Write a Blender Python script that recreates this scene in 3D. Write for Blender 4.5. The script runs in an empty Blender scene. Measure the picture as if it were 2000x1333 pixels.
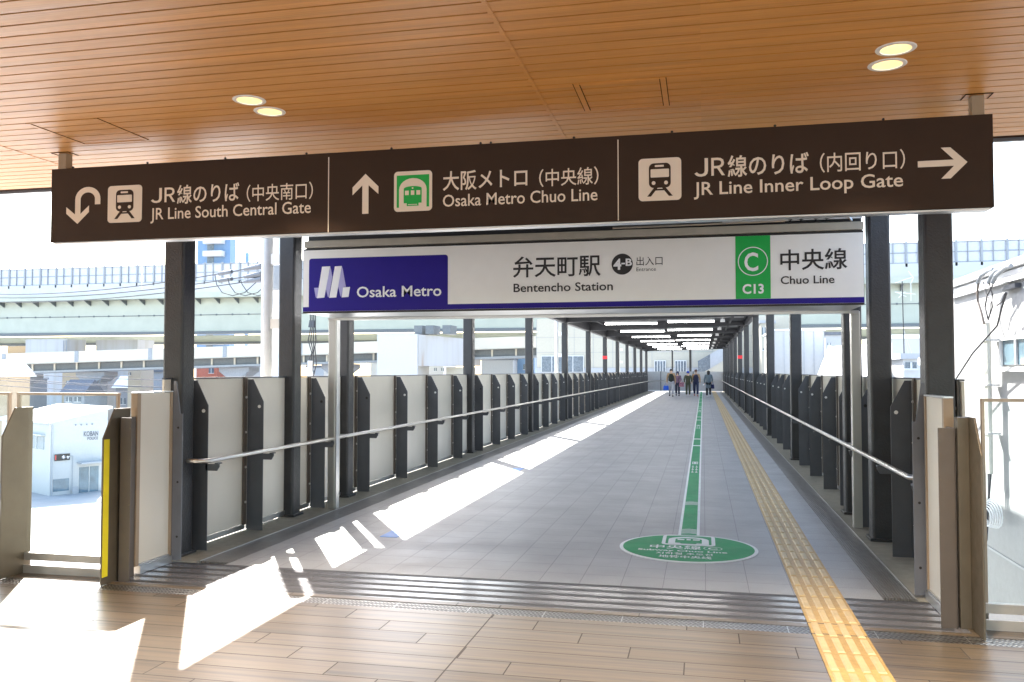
import bpy, bmesh, math, random
from mathutils import Vector, Matrix
random.seed(7)
R = math.radians
scn = bpy.context.scene
col = scn.collection

# ---------------------------------------------------------------- camera
EYE = Vector((0, 0, 1.65)); FPX = 1680.6; YAW = .2185; PITCH = .0351
cd = bpy.data.cameras.new('camera'); cam = bpy.data.objects.new('camera', cd); col.objects.link(cam)
cd.sensor_width = 36; cd.lens = FPX / 2000 * 36; cd.clip_start = .05; cd.clip_end = 3000
cam.location = EYE; cam.rotation_euler = (math.pi / 2 + PITCH, 0, YAW)
scn.camera = cam
CF = Vector((-math.sin(YAW) * math.cos(PITCH), math.cos(YAW) * math.cos(PITCH), math.sin(PITCH)))
CR = Vector((math.cos(YAW), math.sin(YAW), 0)); CU = CR.cross(CF)
def ray(x, y): return (x - 1000) / FPX * CR - (y - 666.5) / FPX * CU + CF
def pY(x, y, Y): d = ray(x, y); return EYE + d * (Y / d.y)          # survey helpers: photo point -> point on a wall at Y / X / height
def pX(x, y, X): d = ray(x, y); return EYE + d * (X / d.x)
def pZ(x, y, z=0): d = ray(x, y); return EYE + d * ((z - EYE.z) / d.z)

# ---------------------------------------------------------------- sky, sun, exposure
SUN = Vector((-.56, .90, 1.0)).normalized()
w = bpy.data.worlds.new('World'); scn.world = w; w.use_nodes = True
nt = w.node_tree; sky = nt.nodes.new('ShaderNodeTexSky'); sky.sky_type = 'NISHITA'; sky.sun_disc = False
sky.sun_elevation = math.asin(SUN.z); sky.sun_rotation = math.atan2(SUN.x, SUN.y)
sky.air_density = 1.2; sky.dust_density = 2.0; sky.ozone_density = 1.0
nt.links.new(sky.outputs[0], nt.nodes['Background'].inputs[0]); nt.nodes['Background'].inputs[1].default_value = .12
sl = bpy.data.lights.new('sun', 'SUN'); sl.energy = 5.0; sl.angle = R(.5); sl.color = (1, .95, .88)
so = bpy.data.objects.new('sun', sl); col.objects.link(so); so.rotation_euler = (-SUN).to_track_quat('-Z', 'Y').to_euler()
scn.view_settings.view_transform = 'Standard'; scn.view_settings.look = 'None'
scn.view_settings.exposure = 2.8; scn.view_settings.gamma = 1
scn.cycles.max_bounces = 10; scn.cycles.diffuse_bounces = 5; scn.cycles.transparent_max_bounces = 12
scn.cycles.sample_clamp_indirect = 3

# ---------------------------------------------------------------- helpers
def tag(o, label=None, cat=None, group=None, kind=None):
    if label: o['label'] = label
    if cat: o['category'] = cat
    if group: o['group'] = group
    if kind: o['kind'] = kind
    return o
def empty(name, loc, label, cat, group=None):
    o = bpy.data.objects.new(name, None); col.objects.link(o); o.location = loc; o.empty_display_size = .1
    return tag(o, label, cat, group)
def base_of(p):
    v = Vector((0, 0, 0))
    while p: v = v + p.location; p = p.parent
    return v
class MB:
    def __init__(s): s.bm = bmesh.new()
    def box(s, x0, x1, y0, y1, z0, z1):
        vs = [s.bm.verts.new((x, y, z)) for x in (x0, x1) for y in (y0, y1) for z in (z0, z1)]
        for f in ((0,1,3,2),(4,6,7,5),(0,4,5,1),(2,3,7,6),(0,2,6,4),(1,5,7,3)): s.bm.faces.new([vs[i] for i in f])
        return s
    def prism(s, pts, d):                                            # polygon (3D points) pushed along d
        d = Vector(d); a = [s.bm.verts.new(p) for p in pts]; b = [s.bm.verts.new(Vector(p) + d) for p in pts]
        s.bm.faces.new(a); s.bm.faces.new(b[::-1]); n = len(a)
        for i in range(n): s.bm.faces.new((a[i], b[i], b[(i+1) % n], a[(i+1) % n]))
        return s
    def face(s, pts): s.bm.faces.new([s.bm.verts.new(p) for p in pts]); return s
    def tube(s, path, r, n=10, cap=True):
        path = [Vector(p) for p in path]; rings = []
        rr = r if isinstance(r, (list, tuple)) else [r] * len(path)
        up = None
        for i, p in enumerate(path):
            t = (path[min(i+1, len(path)-1)] - path[max(i-1, 0)]).normalized()
            if up is None or abs(t.dot(up)) > .98: up = Vector((0,0,1)) if abs(t.z) < .9 else Vector((1,0,0))
            a = t.cross(up).normalized(); b = t.cross(a); up = b if abs(b.dot(up)) > .2 and False else up
            rings.append([s.bm.verts.new(p + rr[i] * (math.cos(k*2*math.pi/n) * a + math.sin(k*2*math.pi/n) * b)) for k in range(n)])
        for i in range(len(rings)-1):
            for k in range(n): s.bm.faces.new((rings[i][k], rings[i][(k+1)%n], rings[i+1][(k+1)%n], rings[i+1][k]))
        if cap: s.bm.faces.new(rings[0][::-1]); s.bm.faces.new(rings[-1])
        return s
    def lathe(s, c, prof, n=32, axis=Vector((0,0,1)), cap=True):               # prof: (radius, height) along axis from c
        c = Vector(c); q = Vector((0,0,1)).rotation_difference(axis); rings = []
        for r, h in prof:
            rings.append([s.bm.verts.new(c + q @ Vector((r*math.cos(k*2*math.pi/n), r*math.sin(k*2*math.pi/n), h))) for k in range(n)])
        for i in range(len(rings)-1):
            for k in range(n): s.bm.faces.new((rings[i][k], rings[i][(k+1)%n], rings[i+1][(k+1)%n], rings[i+1][k]))
        if not cap: return s
        if prof[0][0] > 1e-5: s.bm.faces.new(rings[0][::-1])
        if prof[-1][0] > 1e-5: s.bm.faces.new(rings[-1])
        return s
    def ball(s, c, rx, ry=None, rz=None, n=12):
        ry = ry or rx; rz = rz or rx
        m = Matrix.Translation(c) @ Matrix.Diagonal((rx, ry, rz, 1))
        bmesh.ops.create_uvsphere(s.bm, u_segments=n, v_segments=max(6, n*2//3), radius=1, matrix=m); return s
    def build(s, name, mat, parent=None, smooth=False, bevel=0, recalc=True):
        bm = s.bm
        if recalc: bmesh.ops.recalc_face_normals(bm, faces=bm.faces)
        if parent: off = base_of(parent)
        else:
            xs = [v.co for v in bm.verts]
            off = Vector(((min(v.x for v in xs)+max(v.x for v in xs))/2, (min(v.y for v in xs)+max(v.y for v in xs))/2, min(v.z for v in xs)))
        bmesh.ops.translate(bm, verts=bm.verts, vec=-off)
        me = bpy.data.meshes.new(name); bm.to_mesh(me); bm.free()
        o = bpy.data.objects.new(name, me); col.objects.link(o)
        if mat: me.materials.append(mat)
        if parent: o.parent = parent
        else: o.location = off
        if smooth:
            for p in me.polygons: p.use_smooth = True
            try: me.set_sharp_from_angle(angle=R(40))
            except Exception: pass
        if bevel:
            b = o.modifiers.new('bevel', 'BEVEL'); b.width = bevel; b.segments = 2; b.limit_method = 'ANGLE'; b.angle_limit = R(40)
        return o
def struct(mb, name, mat, **k): return tag(mb.build(name, mat, **k), kind='structure')
KIDS = {}
def copy_tree(o, parent=None):
    c = o.copy(); col.objects.link(c)
    if parent: c.parent = parent
    for ch in [x for x in col.objects if x.parent == o]: copy_tree(ch, c)
    return c
ORD = ['first','second','third','fourth','fifth','sixth','seventh','eighth','ninth','tenth','eleventh','twelfth','thirteenth','fourteenth','fifteenth']

# ---------------------------------------------------------------- materials
class NT:
    def __init__(s, name):
        s.m = bpy.data.materials.new(name); s.m.use_nodes = True; s.t = s.m.node_tree; s.n = s.t.nodes; s.b = s.n['Principled BSDF']
    def new(s, t, **k):
        n = s.n.new(t)
        for a, v in k.items(): setattr(n, a, v)
        return n
    def put(s, sock, v):
        if hasattr(v, 'is_output'): s.t.links.new(v, sock)
        elif isinstance(v, (tuple, list)): sock.default_value = (*v, 1) if len(v) == 3 and sock.type == 'RGBA' else v
        else: sock.default_value = v
    def math(s, op, a, b=0.0, c=0.0):
        n = s.new('ShaderNodeMath', operation=op); s.put(n.inputs[0], a); s.put(n.inputs[1], b); s.put(n.inputs[2], c); return n.outputs[0]
    def pos(s):
        g = s.new('ShaderNodeNewGeometry'); x = s.new('ShaderNodeSeparateXYZ'); s.t.links.new(g.outputs['Position'], x.inputs[0]); return g.outputs['Position'], x.outputs[0], x.outputs[1], x.outputs[2]
    def obj(s):
        g = s.new('ShaderNodeTexCoord'); return g.outputs['Object']
    def comb(s, x, y, z=0.0):
        n = s.new('ShaderNodeCombineXYZ'); s.put(n.inputs[0], x); s.put(n.inputs[1], y); s.put(n.inputs[2], z); return n.outputs[0]
    def noise(s, v, scale, detail=4, rough=.55):
        n = s.new('ShaderNodeTexNoise'); s.t.links.new(v, n.inputs['Vector']); n.inputs['Scale'].default_value = scale; n.inputs['Detail'].default_value = detail; n.inputs['Roughness'].default_value = rough; return n.outputs[0]
    def white(s, v):
        n = s.new('ShaderNodeTexWhiteNoise', noise_dimensions='3D'); s.t.links.new(v, n.inputs['Vector']); return n.outputs['Value']
    def ramp(s, f, stops):
        n = s.new('ShaderNodeValToRGB'); s.put(n.inputs[0], f); e = n.color_ramp.elements
        while len(e) < len(stops): e.new(.5)
        for i, (p, c) in enumerate(stops): e[i].position = p; e[i].color = (*c, 1) if len(c) == 3 else c
        return n.outputs[0]
    def rng(s, f, a, b, c, d):
        n = s.new('ShaderNodeMapRange'); s.put(n.inputs[0], f)
        for i, v in enumerate((a, b, c, d)): n.inputs[i+1].default_value = v
        return n.outputs[0]
    def mix(s, f, a, b):
        n = s.new('ShaderNodeMix', data_type='RGBA'); s.put(n.inputs[0], f); s.put(n.inputs[6], a); s.put(n.inputs[7], b); return n.outputs[2]
    def bump(s, h, strength=.3, dist=.01):
        n = s.new('ShaderNodeBump'); n.inputs['Strength'].default_value = strength; n.inputs['Distance'].default_value = dist; s.put(n.inputs['Height'], h); s.t.links.new(n.outputs[0], s.b.inputs['Normal'])
    def set(s, color=None, rough=None, metal=None, spec=None):
        if color is not None: s.put(s.b.inputs['Base Color'], color)
        if rough is not None: s.put(s.b.inputs['Roughness'], rough)
        if metal is not None: s.put(s.b.inputs['Metallic'], metal)
        if spec is not None: s.put(s.b.inputs['Specular IOR Level'], spec)
        return s.m
M = {}
def plain(name, c, rough=.5, metal=0, spec=.5, var=.08, scale=6, bump=0, bscale=60):
    t = NT(name); p, x, y, z = t.pos(); n = t.noise(p, scale, 5)
    lo = tuple(v * (1 - var) for v in c); hi = tuple(min(1, v * (1 + var)) for v in c)
    t.set(t.ramp(n, [(.3, lo), (.7, hi)]), t.rng(t.noise(p, scale * 2.3, 3), .3, .7, max(.02, rough - .05), rough + .07), metal, spec)
    if bump: t.bump(t.noise(p, bscale, 2), bump, .004)
    M[name] = t.m; return t.m
plain('column_paint', (.026, .026, .029), .36, bump=1.0, bscale=62, var=.15)
plain('bracket_paint', (.074, .079, .092), .42)
plain('end_bracket_paint', (.15, .16, .19), .42)
plain('beige_panel', (.70, .66, .585), .34, var=.03, scale=1.5)
plain('panel_frame', (.33, .25, .175), .4)
plain('brown_bar', (.098, .078, .064), .42)
plain('bolt_steel', (.6, .58, .56), .3, 1)
plain('white_cap', (.75, .75, .73), .4)
plain('grey_concrete', (.25, .24, .20), .7, bump=.3, bscale=140, var=.12, scale=9)
plain('dark_granite', (.075, .08, .09), .28, var=.2, scale=90)
plain('grip_strip', (.055, .057, .062), .6, spec=.3)
plain('pale_granite', (.135, .135, .148), .2, var=.15, scale=60)
plain('sign_brown', (.036, .018, .009), .45, spec=.25, var=.05)
plain('sign_cream', (.80, .70, .58), .5, var=.02)
plain('sign_white', (.86, .845, .81), .35, var=.015)
plain('sign_blue', (.016, .006, .22), .45, spec=.25, var=.03)
plain('sign_green', (.0, .40, .06), .35, var=.03)
plain('sign_black', (.018, .015, .014), .45, var=.05)
plain('logo_lavender', (.40, .38, .66), .4, var=.03)
plain('letter_white', (.85, .85, .86), .45, var=.02)
plain('roof_black', (.030, .031, .035), .5)
plain('white_steel', (.72, .73, .73), .4)
plain('post_brown', (.135, .112, .082), .42, .4, var=.10, scale=5, bump=.12, bscale=40)
plain('rail_bronze', (.34, .27, .21), .38, .5)
plain('kick_plate', (.42, .38, .34), .34, .5, var=.12)
plain('tape_yellow', (.80, .66, .02), .5)
plain('film_green', (.012, .27, .095), .6, spec=.2, var=.10, scale=3)
plain('film_white', (.72, .76, .74), .6, spec=.2, var=.05)
plain('film_blue', (.05, .22, .62), .45)
plain('tag_red', (.80, .02, .03), .5)
plain('house_white', (.46, .46, .455), .6, var=.03)
plain('cream_wall', (.43, .40, .33), .6, var=.04)
plain('pale_wall', (.36, .37, .39), .6, var=.05)
plain('tan_wall', (.36, .28, .19), .65, var=.06)
plain('grey_wall', (.26, .27, .29), .65, var=.08)
plain('red_brick_wall', (.45, .15, .10), .7, var=.12)
plain('white_roof', (.80, .80, .80), .45, var=.03)
plain('dark_roof', (.12, .13, .15), .6, var=.2)
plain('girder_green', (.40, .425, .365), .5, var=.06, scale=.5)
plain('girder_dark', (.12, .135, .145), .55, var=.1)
plain('parapet_blue', (.44, .455, .47), .5, var=.05, scale=.4)
plain('noise_panel', (.48, .50, .56), .5, var=.06)
plain('noise_frame', (.25, .27, .29), .5)
plain('ramp_beige', (.52, .485, .41), .6, var=.06, scale=.6)
plain('cable_black', (.03, .03, .035), .5)
plain('pipe_grey', (.62, .64, .66), .4)
plain('conduit', (.58, .58, .52), .45)
plain('window_glass', (.10, .16, .20), .08, spec=.8, var=.3, scale=1.2)
plain('far_window', (.12, .145, .17), .25, var=.3)
plain('sash', (.55, .56, .56), .4)
plain('tower_blue', (.13, .22, .36), .5)
plain('foliage', (.05, .10, .04), .8, var=.5, scale=3)
plain('road', (.30, .30, .30), .8, var=.1, scale=.4)
plain('skin', (.55, .36, .26), .5)
plain('dark_hair', (.02, .016, .014), .5)
def metal(name, c, r):
    t = NT(name); t.set(c, r, 1); M[name] = t.m
metal('stainless', (.62, .60, .57), .32); metal('aluminium', (.66, .66, .66), .36)
def emit(name, c, s):
    t = NT(name); t.set(c, .5); t.put(t.b.inputs['Emission Color'], c); t.b.inputs['Emission Strength'].default_value = s; M[name] = t.m
emit('lamp_glow', (1, .93, .82), 2.2)
emit('tube_glow', (1, .98, .96), 6)
emit('led_red', (.5, .06, .05), .03)
emit('led_white', (.9, .9, 1), .12)

for nm, lo, hi in (('beige_panel', .93, 1.06), ('bracket_paint', .85, 1.2)):
    mt = M[nm]; tt = mt.node_tree; pb = tt.nodes['Principled BSDF']; lk = pb.inputs['Base Color'].links[0].from_socket
    oi = tt.nodes.new('ShaderNodeObjectInfo'); mr = tt.nodes.new('ShaderNodeMapRange'); mr.inputs[3].default_value = lo; mr.inputs[4].default_value = hi
    vm = tt.nodes.new('ShaderNodeVectorMath'); vm.operation = 'SCALE'; tt.links.new(oi.outputs['Random'], mr.inputs[0]); tt.links.new(lk, vm.inputs[0]); tt.links.new(mr.outputs[0], vm.inputs['Scale']); tt.links.new(vm.outputs[0], pb.inputs['Base Color'])
def column_streaks():
    t = NT('rust_concrete'); p, x, y, z = t.pos()
    n = t.noise(t.comb(t.math('MULTIPLY', x, 1.2), t.math('MULTIPLY', y, 1.2), t.math('MULTIPLY', z, .08)), 1.0, 5)
    t.set(t.ramp(n, [(.42, (.44, .44, .46)), (.62, (.40, .39, .38)), (.74, (.32, .24, .18))]), .75); M['rust_concrete'] = t.m
column_streaks()

def deck_mat():
    t = NT('wood_look_tile'); p, x, y, z = t.pos()
    h = .2077; wdt = 1.28
    v = t.math('DIVIDE', t.math('SUBTRACT', 5.655, y), h); row = t.math('FLOOR', v); fv = t.math('FRACT', v)
    u = t.math('DIVIDE', t.math('SUBTRACT', x, t.math('ADD', -1.076, t.math('MULTIPLY', row, .32))), wdt)
    cu = t.math('FLOOR', u); fu = t.math('FRACT', u)
    rnd = t.white(t.comb(cu, row, 3.0))
    # streaks along x, different for every tile
    sv = t.comb(t.math('ADD', t.math('MULTIPLY', x, .42), t.math('MULTIPLY', rnd, 37)), t.math('ADD', t.math('MULTIPLY', y, 26), t.math('MULTIPLY', rnd, 11)), 0.0)
    s1 = t.noise(sv, 1.0, 5, .62); s2 = t.noise(t.comb(t.math('MULTIPLY', x, 5), t.math('MULTIPLY', y, 130), rnd), 1.0, 3)
    c = t.ramp(s1, [(.28, (.042, .037, .033)), (.42, (.090, .070, .050)), (.58, (.152, .112, .069)), (.78, (.122, .097, .070))])
    c = t.mix(t.math('MULTIPLY', rnd, .30), c, (.150, .132, .112))
    g = t.math('MULTIPLY', t.rng(s2, .3, .7, .88, 1.1), t.rng(rnd, 0, 1, .85, 1.12))
    cc = t.new('ShaderNodeVectorMath', operation='SCALE'); t.t.links.new(c, cc.inputs[0]); t.t.links.new(g, cc.inputs['Scale'])
    eu = t.math('MULTIPLY', t.math('MINIMUM', fu, t.math('SUBTRACT', 1, fu)), wdt); ev = t.math('MULTIPLY', t.math('MINIMUM', fv, t.math('SUBTRACT', 1, fv)), h)
    joint = t.math('LESS_THAN', t.math('MINIMUM', eu, ev), .0036)
    big = t.math('LESS_THAN', t.math('ABSOLUTE', t.math('SUBTRACT', t.math('MODULO', t.math('ADD', x, 25.0), 4.72), t.math('MODULO', 25.0 - 1.402, 4.72))), .007)
    joint = t.math('MAXIMUM', joint, big)
    t.set(t.mix(joint, cc.outputs[0], (.05, .042, .036)), t.math('ADD', t.rng(t.noise(p, .8, 2), .3, .7, .31, .35), t.math('MULTIPLY', joint, .4)), spec=.5)
    t.bump(t.math('SUBTRACT', 0.0, joint), .35, .002)
    M['wood_tile'] = t.m
deck_mat()
def floor_mat():
    t = NT('grey_floor_tile'); p, x, y, z = t.pos(); a = .32
    u = t.math('DIVIDE', t.math('SUBTRACT', x, .005), a); v = t.math('DIVIDE', t.math('SUBTRACT', y, 6.70), a)
    fu = t.math('FRACT', u); fv = t.math('FRACT', v); rnd = t.white(t.comb(t.math('FLOOR', u), t.math('FLOOR', v), 1.0))
    e = t.math('MULTIPLY', t.math('MINIMUM', t.math('MINIMUM', fu, t.math('SUBTRACT', 1, fu)), t.math('MINIMUM', fv, t.math('SUBTRACT', 1, fv))), a)
    joint = t.math('LESS_THAN', e, .0028)
    sp = t.noise(p, 240, 3, .7); blot = t.noise(p, .9, 5)
    c = t.ramp(sp, [(.30, (.150, .154, .157)), (.5, (.285, .292, .298)), (.70, (.44, .45, .455))])
    g = t.math('MULTIPLY', t.rng(rnd, 0, 1, .965, 1.035), t.rng(blot, .3, .7, .88, 1.08))
    cc = t.new('ShaderNodeVectorMath', operation='SCALE'); t.t.links.new(c, cc.inputs[0]); t.t.links.new(g, cc.inputs['Scale'])
    t.set(t.mix(t.math('MULTIPLY', joint, .42), cc.outputs[0], (.10, .10, .10)), t.math('ADD', t.rng(t.noise(p, 2.2, 5), .35, .65, .43, .54), t.math('MULTIPLY', joint, .3)), spec=.5)
    t.bump(t.math('SUBTRACT', t.math('MULTIPLY', t.noise(p, 130, 2), .6), joint), .35, .003); M['grey_tile'] = t.m
floor_mat()
def ceil_mat():
    t = NT('wood_ceiling_plank'); p, x, y, z = t.pos(); row = t.math('FLOOR', t.math('DIVIDE', y, .114)); rnd = t.white(t.comb(row, t.math('FLOOR', t.math('DIVIDE', x, 3.98)), 2.0))
    g = t.noise(t.comb(t.math('MULTIPLY', x, 2.5), t.math('MULTIPLY', y, 220), t.math('MULTIPLY', rnd, 9)), 1.0, 4)
    g2 = t.noise(t.comb(t.math('MULTIPLY', x, .7), t.math('MULTIPLY', y, 14), t.math('MULTIPLY', rnd, 9)), 1.0, 3)
    c = t.ramp(g, [(.3, (.61, .262, .055)), (.7, (.73, .36, .094))])
    k = t.math('MULTIPLY', t.rng(rnd, 0, 1, .94, 1.06), t.rng(g2, .3, .7, .93, 1.07))
    cc = t.new('ShaderNodeVectorMath', operation='SCALE'); t.t.links.new(c, cc.inputs[0]); t.t.links.new(k, cc.inputs['Scale'])
    t.set(cc.outputs[0], t.rng(g2, .3, .7, .38, .46), spec=.45); M['wood_ceiling'] = t.m
ceil_mat()
def drain_mat():
    t = NT('embossed_steel'); p, x, y, z = t.pos()
    # chequered herringbone embossing and piece joints every 0.53 m
    u = t.math('MULTIPLY', x, 1/.03); v = t.math('MULTIPLY', y, 1/.03)
    zig = t.math('ABSOLUTE', t.math('SUBTRACT', t.math('FRACT', t.math('MULTIPLY', v, .5)), .5))
    h = t.math('SINE', t.math('MULTIPLY', t.math('ADD', u, t.math('MULTIPLY', zig, 2.2)), 6.283))
    j = t.math('LESS_THAN', t.math('ABSOLUTE', t.math('SUBTRACT', t.math('FRACT', t.math('DIVIDE', t.math('ADD', x, 1.337), .53)), .5)), .006)
    t.set(t.mix(j, t.ramp(h, [(.0, (.20, .19, .18)), (.9, (.55, .53, .50))]), (.72, .72, .70)), .34, 1); t.bump(h, .8, .003); M['embossed_steel'] = t.m
drain_mat()
def tactile_mat():
    t = NT('tactile_yellow'); p, x, y, z = t.pos(); rnd = t.white(t.comb(t.math('FLOOR', t.math('DIVIDE', y, .32)), 0.0, 1.0)); n = t.noise(p, 30, 5)
    c = t.ramp(n, [(.3, (.35, .222, .060)), (.7, (.46, .30, .095))]); cc = t.new('ShaderNodeVectorMath', operation='SCALE'); t.t.links.new(c, cc.inputs[0]); t.t.links.new(t.rng(rnd, 0, 1, .9, 1.12), cc.inputs['Scale'])
    t.set(cc.outputs[0], .5); M['tactile'] = t.m
tactile_mat()
def glass_mat(name, tint=(.93, .97, .97)):
    t = NT(name); t.n.remove(t.b); o = t.n['Material Output']
    tr = t.new('ShaderNodeBsdfTransparent'); tr.inputs[0].default_value = (*tint, 1); gl = t.new('ShaderNodeBsdfGlossy'); gl.inputs['Roughness'].default_value = .02
    f = t.new('ShaderNodeFresnel'); f.inputs[0].default_value = 1.45; m = t.new('ShaderNodeMixShader')
    gb = t.new('ShaderNodeNewGeometry'); t.t.links.new(t.math('MULTIPLY', f.outputs[0], t.math('SUBTRACT', 1.0, gb.outputs['Backfacing'])), m.inputs[0]); t.t.links.new(tr.outputs[0], m.inputs[1]); t.t.links.new(gl.outputs[0], m.inputs[2]); t.t.links.new(m.outputs[0], o.inputs[0]); M[name] = t.m
glass_mat('clear_glass')

# ---------------------------------------------------------------- lettering
def text_polys(s, bold=0.0):
    c = bpy.data.curves.new('lettering', 'FONT'); c.body = s; c.fill_mode = 'FRONT'; c.offset = bold; c.resolution_u = 3
    o = bpy.data.objects.new('lettering', c); col.objects.link(o)
    dg = bpy.context.evaluated_depsgraph_get(); me = bpy.data.meshes.new_from_object(o.evaluated_get(dg))
    v = [(a.co.x, a.co.y) for a in me.vertices]; f = [tuple(p.vertices) for p in me.polygons]
    bpy.data.objects.remove(o); bpy.data.curves.remove(c); bpy.data.meshes.remove(me); return v, f
def fit_text(s, x0, x1, z0, z1, place, mat, parent, bold=0.0, latin=False, label=None):
    """lettering fitted in a box; place(u, v) -> 3D. latin: z0..z1 is baseline..cap height"""
    v, f = text_polys(s, bold)
    a0 = min(p[0] for p in v); a1 = max(p[0] for p in v)
    b0, b1 = (0.0, .70) if latin else (min(p[1] for p in v), max(p[1] for p in v))
    mb = MB(); vs = [mb.bm.verts.new(place(x0 + (p[0]-a0)/(a1-a0)*(x1-x0), z0 + (p[1]-b0)/(b1-b0)*(z1-z0))) for p in v]
    for q in f:
        try: mb.bm.faces.new([vs[i] for i in q])
        except ValueError: pass
    return mb.build('lettering', mat, parent, recalc=False)
def sign_text(s, tl, br, Y, mat, parent, bold=.0, latin=False):
    a = pY(*tl, Y); b = pY(*br, Y)
    return fit_text(s, a.x, b.x, b.z, a.z, lambda u, v: (u, Y, v), mat, parent, bold, latin)
def rrect(x0, x1, z0, z1, r, n=6):
    pts = []
    for cx, cz, a in ((x1-r, z1-r, 0), (x0+r, z1-r, 90), (x0+r, z0+r, 180), (x1-r, z0+r, 270)):
        for k in range(n+1): t = R(a + 90*k/n); pts.append((cx + r*math.cos(t), cz + r*math.sin(t)))
    return pts
def circ(cx, cz, r, n=40, rz=None): return [(cx + r*math.cos(k*2*math.pi/n), cz + (rz or r)*math.sin(k*2*math.pi/n)) for k in range(n)]
def flat(name, polys, Y, mat, parent, t=.002):
    mb = MB()
    for p in polys: mb.prism([(x, Y, z) for x, z in p], (0, t, 0))
    return mb.build(name, mat, parent)

# ================================================================ SETTING
GZ = -8.4
struct(MB().box(-500, 400, -200, 900, GZ-.5, GZ), 'ground', M['road'])
# concourse deck (wood-look tiles), threshold board, drain
struct(MB().box(-14, 9, -10, 5.738, -.45, 0), 'concourse_floor', M['wood_tile'])
struct(MB().box(-14, 9, 5.905, 5.975, -.45, 0).box(-14, -4.56, 5.978, 6.34, -.45, -.001).box(1.64, 9, 5.978, 6.34, -.45, -.001), 'floor_edge_board', M['wood_tile'])
struct(MB().box(-14, 9, 5.742, 5.902, -.2, -.003), 'drain_cover', M['embossed_steel'])
ramp = MB().box(-4.56, 1.64, 5.978, 6.70, -.45, 0)
struct(ramp, 'threshold_floor', M['pale_granite'])
g = MB()
for k in range(5): g.box(-4.50, 1.55, 6.005 + .159*k, 6.062 + .159*k, -.01, .0012)
struct(g, 'anti_slip_strips', M['grip_strip'])
# bridge floor
YEND = 73.0
struct(MB().box(-4.0, 1.262, 6.703, YEND, -.5, 0), 'bridge_floor', M['grey_tile'])
struct(MB().box(-4.80, -4.285, 6.703, YEND, -.5, .004).box(1.495, 1.95, 6.703, YEND, -.5, .004), 'bridge_edge_floor', M['grey_concrete'])
gt = MB().box(-4.282, -4.003, 6.703, YEND, -.5, -.03).box(1.265, 1.492, 6.703, YEND, -.5, -.03)
struct(gt, 'gutter_bed', plain('gutter_bed_grey', (.10, .10, .10), .7))
gt = MB()
for k in range(11):
    for x0, x1 in ((-4.278, -4.010), (1.269, 1.490)):
        xa = x0 + (x1-x0)*k/10.6; gt.box(xa, xa+.014, 6.78, YEND, -.025, 0)
struct(gt, 'gutter_grating', plain('grating_grey', (.27, .265, .255), .4, .4))
gt = MB().box(-4.286, -4.280, 6.78, YEND, -.02, .006).box(1.490, 1.497, 6.78, YEND, -.02, .006)
struct(gt, 'gutter_edge', M['aluminium'])

# tactile paving
tp = MB(); tb = MB(); ty0, ty1 = -4.0, 71.8; TX0, TX1 = .655, .985
tp.box(TX0, TX1, ty0, ty1, -.02, .006)
y = 6.0 - .32*31
while y < ty1 - .3:
    for k in range(4):
        xc = TX0 + (TX1-TX0)*(k+.5)/4; a = .023; b = .016
        y0, y1 = y+.02, y+.30
        lo = [tb.bm.verts.new((xc+sx*a, yy, .006)) for yy, sx in ((y0,-1),(y0,1),(y1,1),(y1,-1))]
        hi = [tb.bm.verts.new((xc+sx*b, yy, .0135)) for yy, sx in ((y0+.008,-1),(y0+.008,1),(y1-.008,1),(y1-.008,-1))]
        tb.bm.faces.new(hi)
        for i in range(4): tb.bm.faces.new((lo[i], lo[(i+1)%4], hi[(i+1)%4], hi[i]))
    y += .32
struct(tp, 'tactile_paving', M['tactile'])
struct(tb, 'tactile_bars', plain('tactile_bar_tan', (.50, .375, .185), .5, var=.12, scale=8))  # raised bars in a paler tan than the base sheet, for contrast
struct(MB().box(TX0-.004, TX1+.004, 5.970, 5.982, -.01, .0068).box(TX0-.004, TX1+.004, 5.735, 5.745, -.01, .0068), 'tactile_paving_joint', M['grip_strip'])

# ceiling: planks along X with open grooves, panel dividers
CZ = 3.262
cl = MB(); XS = [-14.0, -12.86, -8.88, -4.90, -.922, 3.06, 7.04, 9.0]
for k in range(-62, 28):
    y1 = 3.469 + .114*k; y0 = y1 - .114 + .012
    if y1 > 6.53 or y0 < -6: continue
    for a, b in zip(XS[:-1], XS[1:]): cl.box(a+.012, b-.012, y0, y1, CZ, CZ+.006)
LIGHTS = [(-2.621, 4.602), (-2.612, 4.832), (.952, 4.560), (.956, 4.789), (-2.62, 1.2), (.95, 1.2), (-2.62, -2.2), (.95, -2.2)]
def drill(o):                                                        # round openings for the downlights
    m = MB()
    for x, y in LIGHTS: m.lathe((x, y, CZ-.2), [(.0745, 0), (.0745, .6)], 40)
    c = m.build('drill', None); b = o.modifiers.new('hole', 'BOOLEAN'); b.object = c; b.operation = 'DIFFERENCE'; b.solver = 'EXACT'
    dg = bpy.context.evaluated_depsgraph_get(); nm = bpy.data.meshes.new_from_object(o.evaluated_get(dg)); o.modifiers.clear(); o.data = nm
    bpy.data.objects.remove(c)
drill(struct(cl, 'ceiling', M['wood_ceiling']))
drill(struct(MB().box(-14, 9, -6, 6.53, CZ+.010, CZ+.03), 'ceiling_backing', plain('groove_brown', (.045, .018, .006), .85, spec=.1)))
cl = MB()
for x in XS[1:-1]: cl.box(x-.011, x+.011, -6, 6.53, CZ-.003, CZ+.009)
struct(cl, 'ceiling_divider', M['wood_ceiling'])
struct(MB().box(-14, 9, 6.535, 6.57, CZ-.012, CZ+.42).box(-14, 9, 6.572, 6.62, CZ+.02, CZ+.42).box(-14, 9, -6, 6.534, CZ+.40, CZ+.44), 'concourse_roof', plain('fascia_dark', (.16, .155, .16), .45))

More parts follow.
